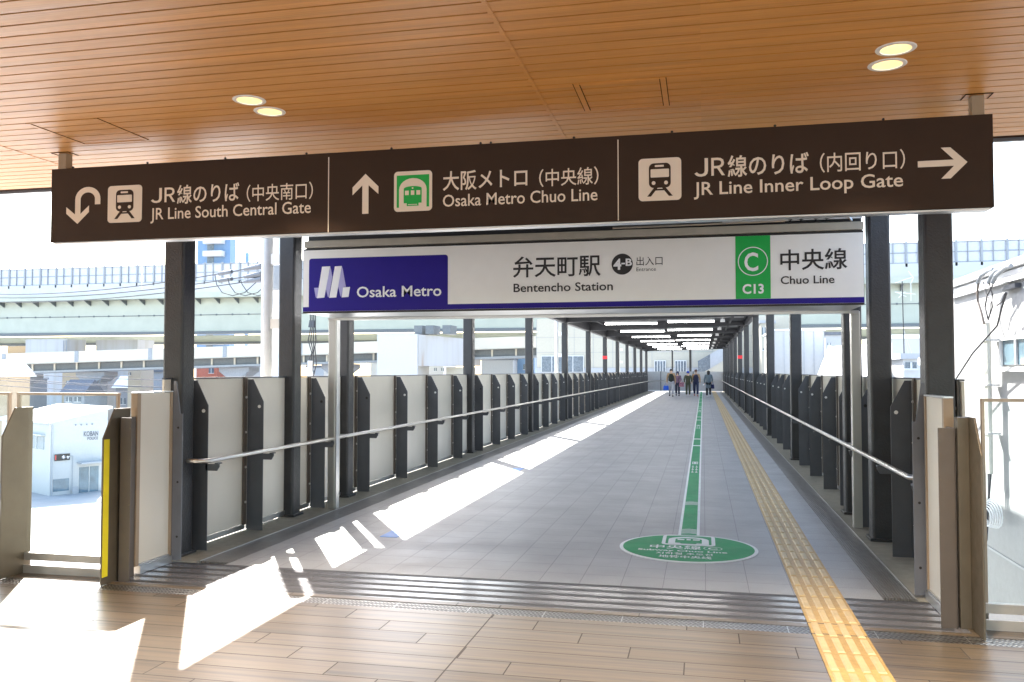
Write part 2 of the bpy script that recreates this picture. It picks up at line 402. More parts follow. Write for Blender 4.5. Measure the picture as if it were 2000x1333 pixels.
# access hatches in the ceiling
def hatch(x0, x1, y0, y1, label, wide):
    h = empty('ceiling_hatch', ((x0+x1)/2, (y0+y1)/2, CZ), label, 'ceiling hatch', 'access hatches in the wooden ceiling')
    f = MB(); t = .009
    for a, b, c, d in ((x0, x1, y0, y0+t), (x0, x1, y1-t, y1), (x0, x0+wide, y0+t, y1-t), (x1-wide, x1, y0+t, y1-t)): f.box(a, b, c, d, CZ-.004, CZ-.0005)
    f.build('frame', M['wood_ceiling'], h)
    f = MB()
    for a, b, c, d in ((x0-.005, x0-.0005, y0, y1), (x1+.0005, x1+.005, y0, y1), (x0+wide+.0005, x0+wide+.005, y0, y1), (x1-wide-.005, x1-wide-.0005, y0, y1)): f.box(a, b, c, d, CZ-.002, CZ+.001)
    f.build('shadow_gap', M['groove_brown'], h)
hatch(-4.29, -3.76, 4.73, 5.255, 'square access hatch in the wooden ceiling above the curved arrow end of the brown sign', .02)
hatch(-.70, -.19, 4.74, 5.25, 'square access hatch in the wooden ceiling beside the long divider strip', .03)

# downlights
def downlight(x, y, label):
    d = empty('downlight', (x, y, CZ), label, 'ceiling light', 'round downlights in the wooden ceiling')
    MB().lathe((x, y, CZ-.006), [(.074, .012), (.074, .0), (.078, -.001), (.094, .0), (.097, .003), (.096, .0055)], 40, cap=False).build('trim_ring', plain('trim_white', (.9, .88, .84), .4) if 'trim_white' not in M else M['trim_white'], d, smooth=True)
    MB().lathe((x, y, CZ-.003), [(.0735, .0), (.064, .045), (.046, .085)], 40, cap=False).build('reflector', plain('reflector_cream', (.74, .60, .36), .4, var=.02) if 'reflector_cream' not in M else M['reflector_cream'], d, smooth=True, recalc=True)
    MB().lathe((x, y, CZ+.081), [(.047, 0), (.047, .003)], 32).build('lamp', M['lamp_glow'], d)
    l = bpy.data.lights.new('downlight', 'SPOT'); l.energy = 70; l.spot_size = R(96); l.spot_blend = 1.0; l.shadow_soft_size = .05; l.color = (1, .84, .66)
    o = bpy.data.objects.new('beam', l); col.objects.link(o); o.parent = d; o.location = (0, 0, -.012)
    return d
downlight(-2.621, 4.602, 'round downlight in the ceiling left of the divider, nearer of its pair')
downlight(-2.612, 4.832, 'round downlight in the ceiling left of the divider, farther of its pair')
downlight(.952, 4.560, 'round downlight in the ceiling right of the hatch, nearer of its pair')
downlight(.956, 4.789, 'round downlight in the ceiling right of the hatch, farther of its pair')
for i, (x, y) in enumerate([(-2.62, 1.2), (.95, 1.2), (-2.62, -2.2), (.95, -2.2)]):  # unseen extra downlights, added to brighten the deck and sign faces
    downlight(x, y, 'added fill downlight in the wooden ceiling, unseen behind the viewer')

# ================================================================ COLUMNS
def make_column(x, y, z1, label):
    c = empty('steel_column', (x, y, 0), label, 'column', 'textured black steel columns along the bridge')
    MB().box(x-.1, x+.1, y, y+.2, 0, z1).build('shaft', M['column_paint'], c, bevel=.022)
    MB().box(x-.125, x+.125, y-.025, y+.225, .003, .032).build('base_plate', M['column_paint'], c, bevel=.006)
    return c
XL, XR = -4.644, 1.693
YC = [6.87, 9.02, 10.56] + [10.56 + 6.214*k for k in range(1, 11)]
pl = make_column(XL, YC[0], 3.6, ''); pr = make_column(XR, YC[0], 3.6, '')
for side, pc, X in (('left', pl, XL), ('right', pr, XR)):
    for i, y in enumerate(YC):
        c = pc if i == 0 else copy_tree(pc)
        c.location = (X, y - (.06 if side == 'right' and i < 2 else 0), 0)
        c['label'] = f'{"thick " if i < 3 else ""}black steel column on the {side} side of the bridge, {ORD[i]} from the wooden deck'
for X, i in ((XL, 7), (XR, 7)):
    y = YC[i] + .0
    s = 'left' if X < 0 else 'right'
    tag(MB().box(X-.106, X+.106, y-.006, y+.206, 2.24, 2.39).build('warning_band', M['tag_red']), f'red band wrapped round a black column on the {s} side', 'band', 'red bands on the columns')

# ================================================================ FENCES
def make_fence(side):
    s = 1 if side == 'left' else -1                                   # direction from the fence into the corridor
    X0 = -4.60 if side == 'left' else 1.775                           # outer edge of the brackets
    f = empty('bridge_fence', (X0, 7.0, 0), f'beige panel fence with dark brackets and handrail along the {side} side of the bridge', 'fence', 'fences along the bridge')
    ys = [7.14, 8.16, 9.65, 11.08] + [12.61 + 1.5535*k for k in range(39)]
    if side == 'right': ys = [6.9, 8.22, 9.71, 11.2] + [12.70 + 1.5535*k for k in range(39)]
    xp = X0 - s*.055
    def lo(*a): return min(a), max(a)
    def bracket(y):
        b = MB()
        pts = [(X0, y, .01), (X0 + s*.150, y, .01), (X0 + s*.150, y, 1.335), (X0 + s*.030, y, 1.568), (X0, y, 1.568)]
        b.prism(pts, (0, .009, 0)); xa, xb = lo(X0 - s*.0, X0 - s*.028)
        b.box(xa, xb, y-.002, y+.07, .01, 1.568)
        return b
    def bar(y):
        xa, xb = lo(X0 - s*.030, X0 - s*.046); return MB().box(xa, xb, y-.062, y-.003, .07, 1.59)
    def bolts(y):
        m = MB()
        for z in (.30, .66, 1.02, 1.38): m.ball((X0 - s*.028, y-.03, z), .014, n=8)
        return m
    def cap(y): return MB().lathe((X0 + s*.105, y-.004, 1.285), [(.0, 0), (.017, 0), (.017, .006), (0, .006)], 14, Vector((0, 1, 0)))
    def hook(y):
        m = MB(); zt = .80
        m.prism([(X0 + s*.13, y, zt), (X0 + s*.27, y, zt), (X0 + s*.27, y, zt-.022), (X0 + s*.245, y, zt-.062), (X0 + s*.13, y, zt-.062)], (0, .012, 0))
        xa, xb = lo(X0 + s*.235, X0 + s*.27); m.box(xa, xb, y-.02, y+.05, zt, zt+.012); return m
    y0 = ys[0]
    cb = bracket(y0).build('bracket', M['bracket_paint'], f)
    cbar = bar(y0).build('clamp_bar', M['brown_bar'], cb); cbo = bolts(y0).build('bolt', M['bolt_steel'], cb, smooth=True); cc = cap(y0).build('cap', M['white_cap'], cb); ch = hook(y0).build('handrail_hook', M['bracket_paint'], cb)
    for y in ys[1:]:
        b = cb.copy(); col.objects.link(b); b.location = (0, y-y0, 0)
        near = min((y - q) for q in YC if True and y - q > -1.6) if False else min(abs(y - q - .1) for q in YC)
        for k in (cbar, cbo, cc, ch):
            if y > 40 and k is cbo: continue
            d = k.copy(); col.objects.link(d); d.parent = b
            if k is cc and near < .62: d.data = cc.data.copy(); d.data.materials[0] = M['sign_black']
    # panels between the brackets
    ends = [6.76 if side == 'left' else 6.80] + ys + [YEND]
    xa, xb = lo(xp, xp - s*.02)
    xc, xd = lo(xp + s*.012, xp - s*.03)
    for a, b in zip(ends[:-1], ends[1:]):
        p = MB().box(xa, xb, a+.012, b-.012, .075, 1.575).build('panel', M['beige_panel'], f)
        m = MB().box(xc, xd, a+.012, b-.012, .02, .072)
        m.build('sill_strip', M['aluminium'], p)
        m = MB().box(xc+.008 if s > 0 else xc, xd if s > 0 else xd-.008, a+.012, b-.012, 1.577, 1.592); m.build('top_trim', M['bracket_paint'], p)
    # handrail: two lengths
    xh = X0 + s*.255; zh = .845
    for a, b in (((6.95 if side == 'left' else 7.02), 9.98), (10.06, YEND-.3)):
        pts = [(xh - s*.20, a+.02, zh), (xh - s*.06, a, zh), (xh, a+.05, zh)] if a < 9 else [(xh - s*.12, a, zh), (xh - s*.02, a, zh), (xh, a+.04, zh)]
        n = 2 if a < 9 else 20
        pts += [(xh, a + (b-a)*k/n + (.06 if k == 0 else 0), zh) for k in range(0, n+1)]
        if a < 9: pts += [(xh - s*.02, b+.03, zh), (xh - s*.09, b+.04, zh)]
        MB().tube(pts, .021, 14).build('handrail', M['stainless'], f, smooth=True)
    return f
make_fence('left'); make_fence('right')

# end wing panels + their dark bracket
def wing(side):
    L = side == 'left'; s = 1 if L else -1
    X = -4.50 if L else 1.578
    y0, y1 = (6.18, 6.66) if L else (6.25, 6.78)
    w = empty('wing_panel', (X, (y0+y1)/2, 0), f'low beige end panel with brown frame closing the {side} bridge fence', 'panel', 'end panels of the bridge fences')
    def lo(*a): return min(a), max(a)
    xa, xb = lo(X, X - s*.03)
    MB().box(xa, xb, y0+.045, y1-.03, .085, 1.465).build('panel', M['beige_panel'], w)
    m = MB(); xa, xb = lo(X + s*.012, X - s*.05)
    m.box(xa, xb, y0, y0+.045, .07, 1.468).box(xa, xb, y1-.03, y1, .07, 1.468)
    m.build('frame', M['panel_frame'], w, bevel=.003)
    MB().box(xa, xb, y0, y1, 1.470, 1.480).build('top_trim', M['aluminium'], w); MB().box(xa, xb, y0+.046, y1-.031, .068, .083).build('bottom_trim', M['aluminium'], w)
    MB().box(xa - .01, xb + .01, y0+.05, y1, .004, .066).build('sill', M['aluminium'], w)
    # dark bracket on the corridor side
    yb = y1 + .03
    pts = [(X - s*.005, yb, .02), (X + s*.085, yb, .02), (X + s*.085, yb, 1.28), (X + s*.060, yb, 1.28), (X + s*.055, yb, 1.33), (X + s*.02, yb, 1.565), (X - s*.005, yb, 1.565)]
    b = MB().prism(pts, (0, .012, 0)).build('end_bracket', M['end_bracket_paint'], w, bevel=.002)
    m = MB()
    for z in (.22, .69, 1.16): m.lathe((X + s*.045, yb-.002, z), [(0, 0), (.010, 0), (.010, .004), (0, .004)], 10, Vector((0, 1, 0)))
    m.build('bolt_hole', M['sign_black'], b)
    # brown end post of the fence facing the deck
    yp = y0 - .19
    xa, xb = lo(X + s*.095, X - s*.0)
    p = MB().box(xa, xb, yp, yp+.012, .0, 1.283).box(*lo(X + s*.002, X - s*.010), yp+.012, yp+.19, .0, 1.283).build('end_post', M['brown_bar'], w, bevel=.002)
    m = MB()
    for z in (.25, .6, .95, 1.2): m.lathe((X + s*.085, yp-.002, z), [(0, 0), (.006, 0), (.006, .003), (0, .003)], 8, Vector((0, 1, 0)))
    m.build('bolt', M['post_brown'], p)
wing('left'); wing('right')

# glass balustrades
def balustrade(side):
    L = side == 'left'; YG = 6.10
    b = empty('glass_balustrade', (-5.5 if L else 3.2, YG, 0), f'glass balustrade with bronze top rail on the {side} of the bridge entrance', 'balustrade', 'glass balustrades beside the bridge')
    if L: panes = [(-5.555, -4.60), (-6.60, -5.63), (-7.7, -6.68), (-8.8, -7.78)]; posts = [-4.53, -5.45 -.0, -6.52, -7.6]
    else: panes = [(1.75, 2.85), (2.93, 3.95), (4.03, 5.1)]; posts = [1.68, 2.89, 3.99]
    for x0, x1 in panes:
        MB().box(x0+.02, x1-.02 - (.13 if L and x1 > -4.7 else 0) * 0, YG-.006, YG+.006, .165, 1.452).build('pane', M['clear_glass'], b)
        m = MB().box(x0, x1, YG-.02, YG+.02, 1.453, 1.474).box(x0, x0+.019, YG-.014, YG+.014, .17, 1.4525).box(x1-.019, x1, YG-.014, YG+.014, .17, 1.4525); m.build('top_rail', M['rail_bronze'], b)
        MB().box(x0-.0, x1+.0, YG-.022, YG+.022, .105, .165).build('bottom_rail', M['kick_plate'], b)
        MB().box(x0-.0, x1+.0, YG-.03, YG-.018, .0, .065).build('kick_plate', M['kick_plate'], b)
    for i, x in enumerate(posts):
        n = -1 if L else -1
        pts = [(x, YG+.05, 0), (x, YG-.27, 0), (x, YG-.27, 1.13), (x, YG-.14, 1.355), (x, YG+.05, 1.355)]
        p = MB().prism(pts, (-.012, 0, 0)).box(x-.080, x-.0125, YG-.035, YG+.034, 0, 1.352).build('post', M['post_brown'], b, bevel=.002)
        if L and i == 0: MB().box(x, x+.003, YG-.262, YG-.200, .06, 1.12).build('yellow_tape', M['tape_yellow'], p)
balustrade('left'); balustrade('right')

# ================================================================ ENTRANCE: shutter box, signs
SY = 8.825
sh = empty('shutter_box', (-1.45, 9.2, 0), 'roller shutter case in pale metal with guide rails behind the white station sign', 'shutter')
zl, zr = 2.285, 2.285
MB().box(-4.332, 1.526, SY+.03, 9.72, 2.292, 3.02).build('case', M['aluminium'], sh, bevel=.004)
MB().box(-4.332, 1.526, SY-.01, SY+.05, 3.022, 3.10).box(-4.332, 1.526, SY+.05, SY+.5, 3.022, 3.07).build('top_trim', plain('trim_beige', (.40, .37, .31), .4), sh, bevel=.004)
MB().box(-4.40, 1.60, 9.60, 9.68, 2.262, 2.290).build('bottom_bar', M['stainless'], sh)
for x in (-4.372, 1.577): MB().box(x-.045, x+.045, 9.66, 9.75, .004, 2.285).build('guide_rail', M['stainless'], sh, bevel=.004)
MB().box(-4.325, -4.305, 9.66, 9.75, .004, 2.284).build('guide_rail_edge', M['aluminium'], sh)
MB().box(-4.32, 1.52, 8.9, 9.9, 3.105, 3.36).build('head_beam', M['roof_black'], sh)
m = MB()
for x in (.85, .95, 1.09, 1.19): m.lathe((x, SY+.06, 3.155), [(.0, -.03), (.022, -.03), (.022, .05), (0, .05)], 10, Vector((0, -1, 0)))
m.build('conduit_end', M['cable_black'], sh)
MB().box(.2, 1.52, SY+.01, SY+.05, 3.135, 3.165).tube([(-.9, SY+.02, 3.125), (.8, SY+.02, 3.135)], .012, 8).tube([(1.42, SY+.0, 3.11), (1.36, SY+.0, 3.2), (1.33, SY+.02, 3.35)], .012, 8).build('conduit', M['aluminium'], sh)

ws = empty('station_sign', (-1.4, SY, 2.30), 'wide white station sign with blue logo panel and green block over the bridge entrance', 'sign')
a = pY(593, 489, SY); b = pY(1688, 596, SY)
SX0, SX1, SZ0, SZ1 = a.x, b.x, 2.303, 3.0
MB().box(SX0-.004, SX1+.004, SY+.002, SY+.028, SZ0-.012, SZ1+.012).build('frame', M['sign_black'], ws)
MB().box(SX0, SX1, SY-.001, SY+.0015, SZ0+.008, SZ1-.006).build('face', M['sign_white'], ws)
YF = SY - .003
pa = pY(604, 506, SY); pb = pY(875, 500, SY); zb = pY(875, 594.7, SY).z
r_ = .03; ptop = pa.z
bl = [(SX0, SZ0+.009), (SX1, SZ0+.009), (SX1, zb), (pb.x, zb)] + [(pb.x - r_ + r_*math.cos(R(t)), ptop - r_ + r_*math.sin(R(t))) for t in (0, 22, 45, 67, 90)] + [(pa.x + r_ + r_*math.cos(R(t)), ptop - r_ + r_*math.sin(R(t))) for t in (90, 112, 135, 157, 180)] + [(pa.x, zb - .005), (SX0, zb - .005)]
flat('blue_panel', [bl], YF, M['sign_blue'], ws, .0015)
Y2 = SY - .005
def q3(pts): return [[(pY(580 + x*.26, 420 + y*.26, SY).x, pY(580 + x*.26, 420 + y*.26, SY).z) for x, y in p] for p in pts]
lg = flat('logo', q3([[(190,390),(250,387),(207,622),(152,627)], [(286,388),(337,385),(297,621),(243,624)], [(347,545),(400,542),(388,617),(337,621)]]), Y2, M['letter_white'], ws)
flat('ribbon_fold', q3([[(130,549),(165,548),(151,626),(146,624),(142,618)], [(252,388),(259,420),(267,468),(243,605),(239,620),(233,616),(218,556)], [(338,386),(346,412),(369,541),(347,543),(334,616),(329,613),(325,600),(311,538)]]), Y2, M['logo_lavender'], ws)
W = M['letter_white']; K = M['sign_black']
sign_text('Osaka Metro', (697, 560.5), (862, 577.8), Y2, W, ws, .013, True)
sign_text('弁天町駅', (1002, 502), (1173, 539.5), Y2, K, ws, .012)
sign_text('Bentencho Station', (1003, 554.6), (1197, 567), Y2, K, ws, .012, True)
c0 = pY(1215.3, 516.5, SY); rr = pY(1236, 516.5, SY).x - c0.x
flat('exit_disc', [circ(c0.x, c0.z, rr)], Y2, K, ws, .0015)
Y3 = SY - .008
sign_text('4', (1198, 506.5), (1213.5, 526.5), Y3, W, ws, .03, True)
sign_text('-B', (1213.5, 506), (1234.5, 519), Y3, W, ws, .03, True)
sign_text('出入口', (1243, 502), (1294, 518), Y2, K, ws)
sign_text('Entrance', (1243, 523), (1281, 529.2), Y2, K, ws, .0, True)
g0 = pY(1436, 457, SY); g1 = pY(1505.5, 583, SY)
flat('green_block', [[(g0.x, zb+.002), (g1.x, zb+.002), (g1.x, SZ1-.007), (g0.x, SZ1-.007)]], Y2, M['sign_green'], ws, .0015)
c0 = pY(1470.3, 511, SY); rr = pY(1499.8, 511, SY).x - c0.x
o = circ(c0.x, c0.z, rr, 48); i_ = circ(c0.x, c0.z, rr*.94, 48); mb = MB()
for k in range(48): mb.face([(o[k][0], Y3, o[k][1]), (o[(k+1)%48][0], Y3, o[(k+1)%48][1]), (i_[(k+1)%48][0], Y3, i_[(k+1)%48][1]), (i_[k][0], Y3, i_[k][1])])
mb.build('ring', W, ws, recalc=False)
sign_text('C', (1453.5, 494), (1481, 530), Y3, W, ws, .02)
sign_text('C13', (1450, 556), (1492, 573), Y3, W, ws, .03, True)
sign_text('中央線', (1523.7, 488), (1655, 526), Y2, K, ws, .012)
sign_text('Chuo Line', (1524.7, 540), (1630, 553), Y2, K, ws, .012, True)

# brown hanging direction sign
BY = 5.42
hs = empty('direction_sign', (-1.52, BY, 2.597), 'long dark brown direction sign with cream lettering hanging from the wooden ceiling', 'sign')
bx0, bx1, bz0, bz1 = -4.687, 1.649, 2.596, 3.141
MB().box(bx0, bx1, BY, BY+.11, bz0, bz1).build('box', M['sign_brown'], hs, bevel=.004)
MB().box(bx0+.02, bx1-.02, BY+.012, BY+.10, bz0-.010, bz0-.0005).build('bottom_trim', M['aluminium'], hs)
for x in (-4.615, 1.578):
    h = MB().box(x-.034, x+.034, BY+.02, BY+.088, bz1, CZ-.001).build('hanger', plain('hanger_tan', (.34, .26, .17), .4) if 'hanger_tan' not in M else M['hanger_tan'], hs, bevel=.003)
    MB().box(x-.07, x+.07, BY-.01, BY-.004, CZ-.004, CZ-.0005).box(x-.075, x-.07, BY-.01, BY+.1, CZ-.004, CZ-.0005).box(x+.07, x+.075, BY-.01, BY+.1, CZ-.004, CZ-.0005).build('ceiling_trim', M['groove_brown'], h)
m = MB()
for x in [-4.52 + .62*k for k in range(10)] + [-1.35]: m.lathe((x, BY+.02, bz1), [(.006, 0), (.006, .008), (.010, .008), (.006, .016), (.001, .017)], 8)
for z in (2.72, 2.98): m.lathe((bx1, BY+.05, z), [(.010, 0), (.010, .006), (.001, .007)], 8, Vector((1, 0, 0)))
m.build('bolt', M['sign_black'], hs)
C_ = M['sign_cream']; BF = BY - .0025
def bP(x, y): p = pY(x, y, BY); return (p.x, p.z)
for x, ya, yb in ((642.3, 307.5, 455), (1207, 273.5, 431)):
    a = bP(x, ya); b = bP(x, yb); flat('divider_line', [[(a[0]-.003, b[1]), (a[0]+.003, b[1]), (a[0]+.003, a[1]), (a[0]-.003, a[1])]], BF, C_, hs)
def unit(tl, br): a = bP(*tl); b = bP(*br); return lambda u, v: (a[0] + u*(b[0]-a[0]), a[1] + v*(b[1]-a[1]))
def upoly(U, pts): return [U(*p) for p in pts]
def rr_u(U, x0, x1, y0, y1, r, ar=1.0): return [U(x, y) for x, y in rrect(x0, x1, y0, y1, r)]
# u-turn arrow
U = unit((130.8, 367.5), (195.8, 436)); ring_o = [(.63 + .37*math.cos(R(t)), .34 - .335*math.sin(R(t))) for t in range(0, 181, 12)]; ring_i = [(.63 + .21*math.cos(R(t)), .34 - .185*math.sin(R(t))) for t in range(0, 181, 12)]
mb = MB(); L3 = lambda p: (*[U(*p)[0]], BF, U(*p)[1])
for k in range(len(ring_o)-1): mb.face([L3(ring_o[k]), L3(ring_o[k+1]), L3(ring_i[k+1]), L3(ring_i[k])])
mb.face([L3(p) for p in ((1.0, .34), (.84, .34), (.84, .49), (1.0, .49))])
mb.face([L3(p) for p in ((.26, .34), (.42, .34), (.42, .73), (.335, .80), (.26, .74))])
mb.face([L3(p) for p in ((0, .53), (.26, .74), (.335, .80), (.335, 1.0), (0, .71))])
mb.face([L3(p) for p in ((.335, .80), (.42, .73), (.67, .51), (.67, .69), (.335, 1.0))])
mb.build('u_turn_arrow', C_, hs)
def train_icon(tl, br):
    U = unit(tl, br)
    p = flat('train_pictogram', [rr_u(U, 0, 1, 0, 1, .10)], BF, C_, hs, .0015)
    D = M['sign_brown']; y2 = BF - .002
    flat('train_body', [rr_u(U, .245, .755, .12, .70, .115)], y2, D, p, .0015)
    flat('rail', [upoly(U, q) for q in ([(.36,.70),(.45,.70),(.29,.90),(.20,.90)], [(.55,.70),(.64,.70),(.80,.90),(.71,.90)])] , y2 + .0001, D, p, .0013)
    flat('rail_tie', [upoly(U, [(.36,.725),(.64,.725),(.66,.765),(.34,.765)])], y2 - .0004, D, p, .0003)
    y3 = y2 - .0015
    flat('train_window', [rr_u(U, .385, .595, .165, .21, .01), rr_u(U, .285, .715, .26, .455, .02), upoly(U, circ(.355, .585, .045, 20)), upoly(U, circ(.645, .585, .045, 20))], y3, C_, p, .001)
train_icon((211.5, 364.5), (277, 433.5))
train_icon((1247, 311.5), (1331, 390.5))
# up arrow
U = unit((689, 341.5), (739, 417))
flat('up_arrow', [upoly(U, [(.5, 0), (1, .33), (1, .52), (.62, .285), (.62, 1), (.38, 1), (.38, .285), (0, .52), (0, .33)])], BF, C_, hs, .0015)
# right arrow
U = unit((1792, 291.5), (1890, 347.5))
flat('right_arrow', [upoly(U, [(0, .40), (.73, .40), (.47, 0), (.66, 0), (1, .5), (.66, 1), (.47, 1), (.73, .60), (0, .60)])], BF, C_, hs, .0015)
# metro pictogram
U = unit((770, 336.5), (844, 411.5)); mp = flat('metro_pictogram', [rr_u(U, 0, 1, 0, 1, .10)], BF, C_, hs, .0015); y2 = BF - .002
flat('green_square', [upoly(U, [(.075,.10),(.925,.10),(.925,.90),(.075,.90)])], y2, M['sign_green'], mp, .0015)
arch = [(.14, .905), (.86, .905), (.86, .46)] + [(.5 + .36*math.cos(R(t)), .46 - .28*math.sin(R(t))) for t in range(0, 181, 15)]
flat('tunnel', [upoly(U, arch)], y2 - .002, C_, mp, .0015)
tr = [(.265, .80), (.265, .44)] + [(.5 - .235*math.cos(R(t)), .44 - .06*math.sin(R(t))) for t in range(15, 166, 15)] + [(.735, .44), (.735, .80), (.655, .80), (.655, .87), (.345, .87), (.345, .80)]
flat('train_body', [upoly(U, tr)], y2 - .004, M['sign_green'], mp, .0015)
flat('train_window', [upoly(U, [(.30,.49),(.40,.49),(.40,.60),(.30,.60)]), upoly(U, [(.455,.49),(.545,.49),(.545,.60),(.455,.60)]), upoly(U, [(.60,.49),(.70,.49),(.70,.60),(.60,.60)]), upoly(U, circ(.5, .43, .022, 12)), upoly(U, [(.38,.83),(.62,.83),(.62,.845),(.38,.845)])], y2 - .006, C_, mp, .0015)
for s, tl, br, bold, lat in [('Ｊ', (295, 368.5), (316, 396.5), .014, False), ('Ｒ', (321.5, 367), (342, 394.5), .014, False), ('線のりば', (346, 362), (467, 393.5), .012, False), ('（中央南口）', (482, 361.5), (611, 389), .004, False), ('JR Line South Central Gate', (294, 407), (607, 416), .008, True),
    ('大阪メトロ', (865, 335.5), (1030, 366), .012, False), ('（中央線）', (1053, 331), (1169, 360.5), .006, False), ('Osaka Metro Chuo Line', (865, 381), (1167, 391.2), .008, True),
    ('Ｊ', (1356, 310.5), (1383, 345), .014, False), ('Ｒ', (1389, 309), (1416, 342.5), .014, False), ('線のりば', (1421, 304.5), (1580, 339.5), .014, False), ('（内回り口）', (1601, 299.5), (1768, 330), .006, False), ('JR Line Inner Loop Gate', (1355, 356.5), (1764, 364), .010, True)]:
    sign_text(s, tl, br, BF, C_, hs, bold, lat)

# ================================================================ BRIDGE ROOF
rf = empty('bridge_roof', (-1.48, 7.0, 3.3), 'black steel roof with deep cross beams over the long footbridge', 'roof')
MB().box(-4.72, 1.80, 6.93, YEND+1, 3.66, 3.73).build('roof_deck', M['roof_black'], rf)
for X, z in ((XL, 3.30), (XR, 3.46)): MB().box(X-.07, X+.07, 9.9, YEND, z, 3.655).build('edge_beam', M['roof_black'], rf)
for X, z in ((XL, 3.34), (XR, 3.46)): MB().box(X-.06, X+.06, 6.95, 9.85, z, 3.655).build('edge_beam', M['roof_black'], rf)
for i, y in enumerate(YC):
    p = MB(); p.prism([(XL+.1, y+.03, 3.33), (XR-.1, y+.03, 3.48), (XR-.1, y+.03, 3.655), (XL+.1, y+.03, 3.655)], (0, .14, 0)); p.build('cross_beam', M['roof_black'], rf)
for k in range(4):
    x = -4.0 + 1.68*k; MB().box(x-.04, x+.04, 10.8, YEND, 3.56, 3.658).build('purlin', M['roof_black'], rf)
# tube lights, cable trays
def zroof(x): return 3.35 + (x + 4.6) * .022
YR0 = 13.2
def tube_light(x0, x1, y, label):
    z = zroof((x0+x1)/2); t = empty('tube_light', ((x0+x1)/2, y, z), label, 'tube light', 'tube lights under the bridge roof')
    MB().box(x0, x1, y-.05, y+.05, z+.03, z+.10).build('housing', M['white_steel'], t, bevel=.004)
    MB().tube([(x0+.02, y, z), (x1-.02, y, z)], .021, 10).build('tube', M['tube_glow'], t, smooth=True)
    m = MB()
    for x in (x0+.3, x1-.3): m.tube([(x, y, z+.10), (x, y, 3.66)], .006, 6)
    m.build('hanger_rod', M['aluminium'], t)
for r in range(10):
    y = YR0 + 6.214*r
    tube_light(-3.55, -1.62, y, f'white tube light left of the middle in the {ORD[r]} roof bay behind the station sign')
    tube_light(-1.52 + (.25 if r % 2 else 0), .42, y-.05, f'white tube light right of the middle in the {ORD[r]} roof bay behind the station sign')
    z = zroof(.6) + .12
    ct = MB().box(-3.3, 1.45, y+.12, y+.16, z, z+.035)
    t = ct.build('cable_tray', M['aluminium']); tag(t, f'thin silver cable tray crossing under the {ORD[r]} roof bay of the bridge', 'cable tray', 'cable trays under the bridge roof')
    jb = MB().box(.62, .78, y+.05, y+.11, z-.16, z-.04).tube([(.70, y+.08, z-.04), (.72, y+.09, z+.05), (.76, y+.1, z+.12), (.80, y+.12, z+.18)], .012, 6)
    tag(jb.build('junction_box', M['white_steel'], bevel=.004), f'small white junction box with a curved cable in the {ORD[r]} roof bay', 'junction box', 'junction boxes under the bridge roof')

# ================================================================ FLOOR MARKINGS
gl = MB(); GX0, GX1 = -.258, -.048; GY0, GY1 = 8.80, 70.5
mk = empty('floor_guide_line', (-.153, 8.2, .004), 'long green guide line with white edges ending in a round subway emblem on the bridge floor', 'floor marking')
MB().box(GX0, GX1, GY0, GY1, -.01, .004).build('white_edge', M['film_white'], mk)
MB().box(GX0+.028, GX1-.028, GY0, GY1, -.01, .0065).build('green_band', M['film_green'], mk)
MB().lathe((-.151, 8.25, -.01), [(.632, 0), (.632, .017)], 72).build('white_rim', M['film_white'], mk)
MB().lathe((-.151, 8.25, -.01), [(.600, 0), (.600, .0195)], 72).build('green_disc', M['film_green'], mk)
def chev(y0, n, up=.03):
    m = MB()
    for k in range(n):
        y = y0 + k*.055; xm = (GX0+GX1)/2; a, b = GX0+.03, GX1-.03; t = .024
        m.face([(a, y, .0085), (xm, y+up, .0085), (xm, y+up+t, .0085), (a, y+t, .0085)]); m.face([(xm, y+up, .0085), (b, y, .0085), (b, y+t, .0085), (xm, y+up+t, .0085)])
    m.build('chevron', M['film_white'], mk)
chev(8.94, 5); chev(10.86, 5)
m = MB()
for y in (19.4, 21.3, 29.6, 31.6, 38.6, 40.5, 46.4, 52, 58, 64):
    m.box(GX0+.028, GX1-.028, y, y+.22, -.001, .0085)
m.build('cross_line', M['film_white'], mk)
m = MB()
for yb in (14.35, 25.3, 35.5):
    xm = (GX0+GX1)/2; w_ = .05
    for q in ((xm-w_, xm+w_, yb+1.3, yb+1.36), (xm-w_, xm-w_+.012, yb+1.36, yb+1.62), (xm+w_-.012, xm+w_, yb+1.36, yb+1.62), (xm-w_, xm+w_, yb+1.62, yb+1.68), (xm-.022, xm+.022, yb+1.40, yb+1.58)): m.box(q[0], q[1], q[2], q[3], .0, .0085)
    for c0 in (-w_, .012):
        for j in range(3): m.box(xm+c0, xm+c0+.038, yb + .38*j, yb + .38*j + .07, 0, .0085); m.box(xm+c0+.012, xm+c0+.022, yb + .38*j, yb + .38*j + .28, 0, .0085)
m.build('line_emblem', M['film_white'], mk)
FZ = .0115
def ftext(s, x0, x1, y0, y1, bold=0, latin=False): fit_text(s, x0, x1, y0, y1, lambda u, v: (u, v, FZ), M['film_white'], mk, bold, latin)
e0, e1 = -.345, .045
